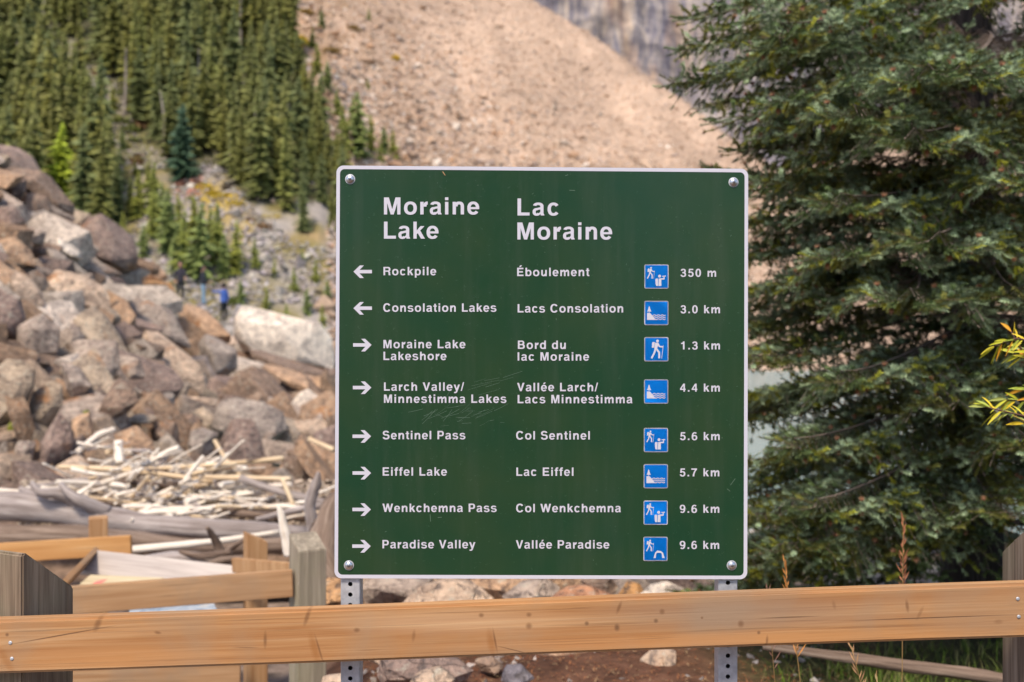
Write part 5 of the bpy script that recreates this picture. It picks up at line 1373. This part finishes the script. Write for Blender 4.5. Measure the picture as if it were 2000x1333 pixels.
# ------------------------------------------------------------------ the big spruce
def brushes(O, D, Ls, Cs, nn=64, nl=0.018, nw=0.0015, rng=RNG):
    """needles round many shoots: returns vertices, faces, colours"""
    N = len(O); O, D, Ls, Cs = map(np.asarray, (O, D, Ls, Cs))
    t = rng.uniform(0.0, 1.0, (N, nn)); ph = rng.uniform(0, 6.283, (N, nn))
    up = np.where(np.abs(D[:, 2:3]) > 0.9, np.array([[1.0, 0, 0]]), np.array([[0, 0, 1.0]]))
    s1 = np.cross(D, up); s1 /= np.linalg.norm(s1, axis=1)[:, None]; s2 = np.cross(s1, D)
    rad = s1[:, None, :] * np.cos(ph)[..., None] + s2[:, None, :] * np.sin(ph)[..., None]
    nd = rad * 0.85 + D[:, None, :] * 0.55; nd[..., 2] += 0.22; nd /= np.linalg.norm(nd, axis=2)[..., None]
    base = O[:, None, :] + D[:, None, :] * (t * Ls[:, None])[..., None]
    tl = nl * rng.uniform(0.75, 1.2, (N, nn))[..., None]
    sd_ = np.cross(nd, D[:, None, :]); sd_ /= (np.linalg.norm(sd_, axis=2)[..., None] + 1e-6)
    V = np.stack([base - sd_ * nw, base + sd_ * nw, base + nd * tl + sd_ * nw * 0.2], 2).reshape(-1, 3)
    C = np.repeat(np.repeat(Cs[:, None, :], nn, axis=1) * rng.uniform(0.75, 1.25, (N, nn, 1)), 3, axis=1).reshape(-1, 3)
    F = np.arange(len(V)).reshape(-1, 3)
    return V, F, C

def strips(segs, r0):
    """thin three sided twigs: segs = list of (p, q, r)"""
    vs, fs = [], []
    for p, q, r in segs:
        d = (q - p); d = d / (np.linalg.norm(d) + 1e-9); a = np.cross(d, (0.1, 0.2, 1.0)); a /= np.linalg.norm(a) + 1e-9; b_ = np.cross(d, a); n = len(vs)
        for base, rr_ in ((p, r), (q, r * 0.6)):
            for k in range(3):
                an = 2.094 * k; vs.append(base + (a * math.cos(an) + b_ * math.sin(an)) * rr_)
        for k in range(3): fs.append((n + k, n + (k + 1) % 3, n + 3 + (k + 1) % 3, n + 3 + k))
    return vs, fs

def spruce_branch(seed, L, bare=0.3):
    rr = np.random.default_rng(seed); O, D, Ls, Cs = [], [], [], []; segs = []
    def axis(t): return np.array((L * t, 0.04 * L * math.sin(t * 4 + seed), L * (0.04 * t - 0.24 * t * t + 0.13 * t ** 4)))
    K = 14
    for k in range(K):
        segs.append((axis(k / K), axis((k + 1) / K), 0.016 * L / 2 * (1 - 0.85 * k / K)))
    olive = np.array((0.155, 0.158, 0.038)); blue = np.array((0.265, 0.335, 0.195)); mid = np.array((0.095, 0.135, 0.048)); lime = np.array((0.28, 0.29, 0.035))
    t = 0.12
    while t < 1.0:
        for s in (-1, 1):
            w_ = (0.40 * L * (1 - t) ** 0.75 * min(1, (t + 0.05) / 0.35) + 0.07) * rr.uniform(0.65, 1.15)
            p0 = axis(t + rr.uniform(0, 0.01)); fw = rr.uniform(0.55, 0.95)
            d0 = np.array((fw, s * 1.0, 0.0)); d0 /= np.linalg.norm(d0)
            m = max(2, int(w_ / 0.050)); prev = p0
            tone = rr.choice(3, p=[0.34, 0.40, 0.26]); cb = (olive, blue, mid)[tone]
            if rr.uniform() < 0.07: cb = lime
            for i in range(1, m + 1):
                q = p0 + d0 * (w_ * i / m) + np.array((0, 0, -0.30 * w_ * (i / m) ** 1.4 + 0.04 * math.sin(i + seed))) + rr.normal(0, 0.004, 3)
                segs.append((prev, q, 0.0022))
                fol = (t * 0.9 + (i / m) * 0.75 + rr.uniform(-0.1, 0.1)) > bare + 0.25
                dd = (q - prev); dd /= np.linalg.norm(dd)
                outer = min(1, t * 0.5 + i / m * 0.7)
                for s2_ in (-1, 1):
                    if i == m and s2_ == 1: continue
                    side = np.cross(dd, (0, 0, 1.0)); side /= np.linalg.norm(side) + 1e-9
                    d2 = dd * 0.75 + side * s2_ * 0.75 + np.array((0, 0, rr.uniform(-0.45, 0.5))); d2 /= np.linalg.norm(d2)
                    if i == m: d2 = dd + np.array((0, 0, 0.15)); d2 /= np.linalg.norm(d2)
                    ln = rr.uniform(0.045, 0.09) * (1 - 0.35 * i / m)
                    if fol:
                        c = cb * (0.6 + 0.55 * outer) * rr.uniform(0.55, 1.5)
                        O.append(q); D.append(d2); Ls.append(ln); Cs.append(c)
                        if rr.uniform() < 0.03 * outer:
                            O.append(q + d2 * ln * 0.9); D.append(d2); Ls.append(0.016); Cs.append(np.array((0.26, 0.13, 0.07)))
                    elif rr.uniform() < 0.6:
                        segs.append((q, q + d2 * ln * 1.6, 0.0013))
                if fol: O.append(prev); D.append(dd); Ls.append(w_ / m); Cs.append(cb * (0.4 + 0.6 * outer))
                prev = q
        t += 0.052 / L * rr.uniform(0.8, 1.2)
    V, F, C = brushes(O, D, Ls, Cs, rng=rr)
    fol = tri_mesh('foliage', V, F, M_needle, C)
    vs, fs = strips(segs, 0)
    tw = mesh('branch', vs, fs, M_twig)
    return fol, tw, len(F)
BR_V = [(L, spruce_branch(500 + i, L, bare)) for i, (L, bare) in enumerate([(2.3, .42), (2.1, .40), (1.8, .34), (1.6, .32), (1.3, .24), (1.1, .15)])]
def spruce(x, y, z0, hgt, r0, label, ztop_branch, zlow, lens, yaw_bias, n_per, name='spruce_tree'):
    root = empty(name, (x, y, z0), label, 'tree')
    me = tube([(0, 0, -0.4), (0.02, 0, 0.6), (0.05, 0.02, 2.5), (0, 0, hgt)], [r0 * 1.35, r0, r0 * 0.8, 0.03], M_bark, 'trunk', nside=14)
    o = bpy.data.objects.new('trunk', me); COL.objects.link(o); o.parent = root
    return root
def add_branch(root, z, az, L, pitch=0.0, roll=0.0, label=None):
    v = min(BR_V, key=lambda q: abs(q[0] - L) + random.uniform(0, 0.15)); s = L / v[0]
    bo = bpy.data.objects.new('branch', v[1][1]); COL.objects.link(bo); bo.parent = root
    bo.location = (0, 0, z); bo.scale = (s, s * random.choice((-1, 1)), s)
    bo.rotation_euler = Matrix.Rotation(az, 4, 'Z').to_euler()
    bo.rotation_mode = 'XYZ'; bo.rotation_euler = (roll, -pitch, az)
    fo = bpy.data.objects.new('foliage', v[1][0]); COL.objects.link(fo); fo.parent = bo
TX, TY = 2.78, 6.1
sp = spruce(TX, TY, pile(TX, TY), 10.5, 0.165, 'big dense blue green spruce filling the right side of the photo', 5, .5, None, 0, 0)
sp_z0 = pile(TX, TY)
def tip(u, v, Yt, z_attach, pitch_extra=0.0):
    q = P(u, v, Yt); d = q - Vector((TX, TY, 0)); az = math.atan2(d.y, d.x); hor = math.hypot(d.x, d.y)
    L = hor * 1.02
    # natural droop at the tip is -0.07 L; pitch to land on the pixel
    rise = q.z - z_attach + 0.07 * L
    add_branch(sp, z_attach - sp_z0, az, L / math.cos(math.atan2(rise, hor)) if hor > 0 else L, math.atan2(rise, hor), random.gauss(0, 0.15))
for (u, v, Yt, za) in [(1320, 88, 5.3, 3.75), (1345, 30, 5.6, 3.9), (1340, 135, 5.2, 3.45), (1500, 70, 4.6, 3.5), (1560, 30, 4.4, 3.8), (1405, 232, 5.2, 3.1), (1440, 290, 5.4, 2.95), (1500, 180, 4.5, 3.25), (1420, 335, 5.3, 2.5),
                       (1480, 345, 4.8, 2.6), (1530, 300, 4.7, 2.75), (1440, 430, 5.2, 2.4), (1400, 480, 5.3, 2.2), (1430, 560, 5.1, 2.05), (1420, 640, 5.2, 1.85), (1450, 690, 4.9, 1.75), (1400, 800, 5.3, 1.35),
                       (1430, 770, 5.0, 1.55), (1440, 900, 5.0, 1.15), (1400, 960, 5.2, 0.95), (1450, 1000, 4.9, 0.9), (1380, 1090, 5.4, 0.6), (1440, 1110, 5.0, 0.55), (1500, 1060, 4.7, 0.75), (1350, 1160, 5.5, 0.4), (1600, 1090, 4.6, 0.8),
                       (1650, 980, 4.3, 1.1), (1600, 860, 4.4, 1.35), (1680, 720, 4.2, 1.7), (1600, 480, 4.3, 2.25), (1700, 380, 4.2, 2.6), (1740, 560, 4.1, 2.1), (1640, 200, 4.2, 3.1), (1760, 130, 4.1, 3.4), (1850, 250, 4.0, 3.0), (1950, 120, 4.0, 3.5),
                       (1980, 330, 4.0, 2.9), (1900, 460, 4.0, 2.5), (2040, 560, 4.1, 2.2), (1900, 780, 4.2, 1.6), (2060, 860, 4.2, 1.4), (1980, 1010, 4.3, 1.1)]:
    tip(u, v, Yt, za)
z = 0.75
k = 0
while z < 9.6:
    f = 1 - z / 10.5
    for j in range(6):
        az = k * 2.39996 + random.gauss(0, 0.2); k += 1
        L = (2.35 * f ** 0.8 + 0.25) * random.uniform(0.75, 1.05)
        # keep the camera side open where the directed branches already hang
        if math.cos(az) < 0.1 and z < 4.8 and random.random() < (0.78 if math.sin(az) > 0 else 0.9): continue
        if L < 0.4: continue
        add_branch(sp, z, az, L, random.gauss(-0.02 + 0.25 * (1 - f), 0.10), random.gauss(0, 0.15))
    z += 0.24 if z < 5 else 0.4

# ------------------------------------------------------------------ willow sprig with yellow leaves, right edge
M_leaf = mat_attr('willow_leaf', 30, 0.15, 0.5)
M_stem = mat_plain('willow_stem', (0.10, 0.045, 0.03), 0.7)
wl = empty('willow_branch', P(2090, 800, 3.05), 'willow branch with narrow yellow green leaves reaching in from the right edge', 'branch')
def leaf(p, d, L, wd, c, tw):
    d = d.normalized(); s = d.cross(Vector((0.2, -1, 0.1))).normalized(); nrm = s.cross(d); s = (s * math.cos(tw) + nrm * math.sin(tw)); nrm = s.cross(d)
    vs, fs, cc = [], [], []
    K = 5
    for k in range(K + 1):
        t = k / K; w_ = wd * math.sin(math.pi * min(1, t * 0.93 + 0.03)) ** 0.8 * (1 - 0.3 * t); ctr = p + d * L * t + Vector((0, 0, -0.25 * L * t * t)) + nrm * 0.0
        vs += [ctr - s * w_ / 2 + nrm * w_ * 0.18, ctr, ctr + s * w_ / 2 + nrm * w_ * 0.18]
        cc += [np.array(c) * 0.95, np.array(c) * 1.2, np.array(c) * 0.9]
    for k in range(K):
        a = k * 3; fs += [(a, a + 1, a + 4, a + 3), (a + 1, a + 2, a + 5, a + 4)]
    me = tri_mesh('leaf', [tuple(v) for v in vs], fs, M_leaf, np.array(cc), True)
    put('leaf', me, wl)
stems = [[(2100, 700), (2040, 680), (1992, 662), (1962, 668), (1942, 678)], [(2100, 660), (2010, 690), (1975, 648)], [(2100, 760), (2040, 700), (2000, 700), (1980, 690)],
         [(2100, 830), (2040, 822), (1980, 808), (1945, 800), (1925, 795)], [(2100, 790), (2030, 778), (1990, 783), (1965, 780)], [(2100, 850), (2040, 835), (2000, 828)], [(2100, 760), (2030, 760), (2000, 762)]]
cy = [(0.42, 0.42, 0.03), (0.52, 0.46, 0.04), (0.30, 0.36, 0.05), (0.62, 0.45, 0.03), (0.60, 0.30, 0.03), (0.36, 0.40, 0.10)]
for st in stems:
    Y0 = 3.0 + random.uniform(-0.08, 0.1)
    pts = [P(u, v, Y0 + 0.02 * i) for i, (u, v) in enumerate(st)]
    put('stem', tube(pts, [0.0035 - 0.0022 * i / len(pts) for i in range(len(pts))], M_stem, 'stem', nside=6), wl)
    for i in range(len(pts) - 1):
        for t in np.arange(0, 1, 0.22):
            p = pts[i].lerp(pts[i + 1], float(t)); d = (pts[i + 1] - pts[i]).normalized()
            a = random.choice((-1, 1)) * random.uniform(0.4, 1.0)
            dd = Matrix.Rotation(a, 3, 'Y') @ d + Vector((0, random.uniform(-0.5, 0.3), -0.25))
            leaf(p, dd, random.uniform(0.035, 0.062), random.uniform(0.007, 0.012), random.choice(cy), random.uniform(-0.7, 0.7))
    d = (pts[-1] - pts[-2]).normalized()
    leaf(pts[-1], d, 0.05, 0.013, random.choice(cy), 0.3)

# ------------------------------------------------------------------ grasses and litter
M_grass = mat_attr('grass_blade', 12, 0.15, 0.6)
def blades(cx, cy, n, rad, h, cols_, seed, wd=0.003, lean=0.5):
    rr = np.random.default_rng(seed); V, F, C = [], [], []
    for i in range(n):
        a = rr.uniform(0, 6.28); r = rad * math.sqrt(rr.uniform()); x, y = cx + math.cos(a) * r, cy + math.sin(a) * r * 0.8
        z = pile(x, y) - 0.02; hh = h * rr.uniform(0.5, 1.2); la = rr.uniform(0, 6.28); ll = lean * rr.uniform(0.1, 1) * hh
        s = np.array((math.cos(la + 1.57), math.sin(la + 1.57), 0)) * wd; c = np.array(cols_[rr.integers(len(cols_))]) * rr.uniform(0.7, 1.3)
        n0 = len(V)
        for t in (0, 0.35, 0.7, 1.0):
            p = np.array((x + math.cos(la) * ll * t * t, y + math.sin(la) * ll * t * t, z + hh * (t - 0.25 * t * t)))
            w_ = (1 - t) * 0.9 + 0.1; V += [p - s * w_, p + s * w_]; C += [c, c]
        for k in range(3): F.append((n0 + 2 * k, n0 + 2 * k + 1, n0 + 2 * k + 3, n0 + 2 * k + 2))
    return V, F, C
gc = [(0.12, 0.20, 0.02), (0.20, 0.26, 0.04), (0.09, 0.14, 0.03), (0.28, 0.26, 0.10)]
V, F, C = [], [], []
for i in range(70):
    u = random.uniform(1460, 2150); Y = random.uniform(3.3, 5.6); X = (u - 1000) / FPX * Y
    if u < 1640 and random.random() < 0.6: continue
    v_, f_, c_ = blades(X, Y, 55, 0.16, 0.15, gc, 900 + i, lean=1.1); n0 = len(V); V += v_; C += c_; F += [tuple(n0 + q for q in ff) for ff in f_]
o = put('grass', tri_mesh('grass', V, F, M_grass, np.array(C))); tag(o, 'bright green grass growing under the spruce by the right post', 'grass', kind='stuff')
for i, (u, Y) in enumerate([(1850, 3.1), (1930, 3.0), (1780, 3.4), (1720, 3.6), (1960, 3.3)]):
    X = (u - 1000) / FPX * Y
    v_, f_, c_ = blades(X, Y, 26, 0.07, 0.34, [(0.20, 0.30, 0.04), (0.30, 0.34, 0.08), (0.40, 0.33, 0.17)], 990 + i, 0.0035, 0.9)
    tag(put('grass_tuft', tri_mesh('grass_tuft', v_, f_, M_grass, np.array(c_))), 'long bladed grass tuft behind the rail near the right post', 'grass', 'grass tufts near the right post')
def seed_head(base, top, n, col, label, wsp=0.02, bend=0.0):
    r = empty('seed_grass', base, label, 'grass', None)
    mid = base.lerp(top, 0.6) + Vector((bend, 0, 0))
    put('stem', tube([base, mid, top], [0.0016, 0.0013, 0.0008], mat_plain('straw', (0.35, 0.22, 0.08), 0.7), 'stem', nside=5), r)
    V, F, C = [], [], []
    ax = (top - mid).normalized()
    for i in range(n):
        t = 0.25 + 0.75 * i / n; p = mid.lerp(top, t); a = random.uniform(0, 6.28)
        d = (ax * 1.0 + Vector((math.cos(a), math.sin(a) * 0.6, 0)) * 0.85 * (1.3 - t)).normalized(); L = random.uniform(0.02, 0.05) * (1.3 - 0.5 * t)
        s = d.cross(Vector((0, 1, 0)))  .normalized() * 0.0024; m = p + d * L * 0.5; e = p + d * L; k = len(V)
        V += [tuple(p), tuple(m - s), tuple(m + s), tuple(e)]; F += [(k, k + 1, k + 2), (k + 1, k + 3, k + 2)]; cc = np.array(col) * random.uniform(0.7, 1.3); C += [cc] * 4
    put('seed_plume', tri_mesh('seed_plume', V, F, M_grass, np.array(C)), r)
def gl(u, Y): X = (u - 1000) / FPX * Y; return Vector((X, Y, pile(X, Y) - 0.02))
seed_head(gl(1600, 3.0), P(1531, 1096, 3.0), 34, (0.55, 0.24, 0.07), 'orange grass seed plume leaning left above the rail beside the sign', bend=0.01)
seed_head(gl(1760, 3.3), P(1764, 1012, 3.3), 44, (0.42, 0.17, 0.09), 'tall reddish grass seed plume standing upright in front of the spruce')
seed_head(gl(1545, 3.1), P(1497, 1141, 3.1), 14, (0.45, 0.25, 0.18), 'faint pink grass plume just above the rail right of the sign')
seed_head(gl(1750, 2.9), P(1662, 1262, 2.95), 18, (0.50, 0.30, 0.16), 'brown grass plume hanging under the rail', bend=0.02)
seed_head(gl(1715, 2.6), P(1712, 1310, 2.7), 8, (0.45, 0.35, 0.18), 'short straw seed stalk at the bottom edge')
# red needle litter
rr = np.random.default_rng(5); N = 9000
u_ = rr.uniform(560, 1720, N); Yl = rr.uniform(3.6, 6.2, N); X = (u_ - 1000) / FPX * Yl; a = rr.uniform(0, 6.28, N); L = rr.uniform(0.012, 0.045, N)
Z = np.array([pile(x, y) + 0.03 * mnoise.noise(Vector((x * 2, y * 2, 0))) + 0.05 * mnoise.noise(Vector((x * .7, y * .7, 4))) for x, y in zip(X, Yl)]) + rr.uniform(0.004, 0.02, N)
d = np.stack([np.cos(a), np.sin(a), rr.normal(0, 0.3, N)], 1); s = np.stack([-np.sin(a), np.cos(a), np.zeros(N)], 1) * 0.003
p = np.stack([X, Yl, Z], 1); V = np.stack([p - s, p + s, p + d * L[:, None]], 1).reshape(-1, 3)
pal = np.array([(0.24, 0.085, 0.035), (0.16, 0.055, 0.03), (0.32, 0.14, 0.06), (0.10, 0.05, 0.03), (0.36, 0.24, 0.13)]); C = np.repeat(pal[rr.integers(0, 5, N)], 3, axis=0)
tag(put('needle_litter', tri_mesh('needle_litter', V, np.arange(3 * N).reshape(-1, 3), M_litter, C)), 'reddish brown needle litter on the ground below the sign', 'litter', kind='stuff')
pts, siz, cols = [], [], []
for i in range(260):
    u = random.uniform(600, 1600); Y = random.uniform(4.2, 6); X = (u - 1000) / FPX * Y; s_ = random.uniform(0.015, 0.06)
    pts.append((X, Y, pile(X, Y) + 0.01)); siz.append(s_); g = random.uniform(0.2, 0.55); cols.append((g, g * 0.88, g * 0.8))
tag(stones('pebbles', pts, siz, cols), 'small pale pebbles strewn over the red needle litter', 'pebbles')
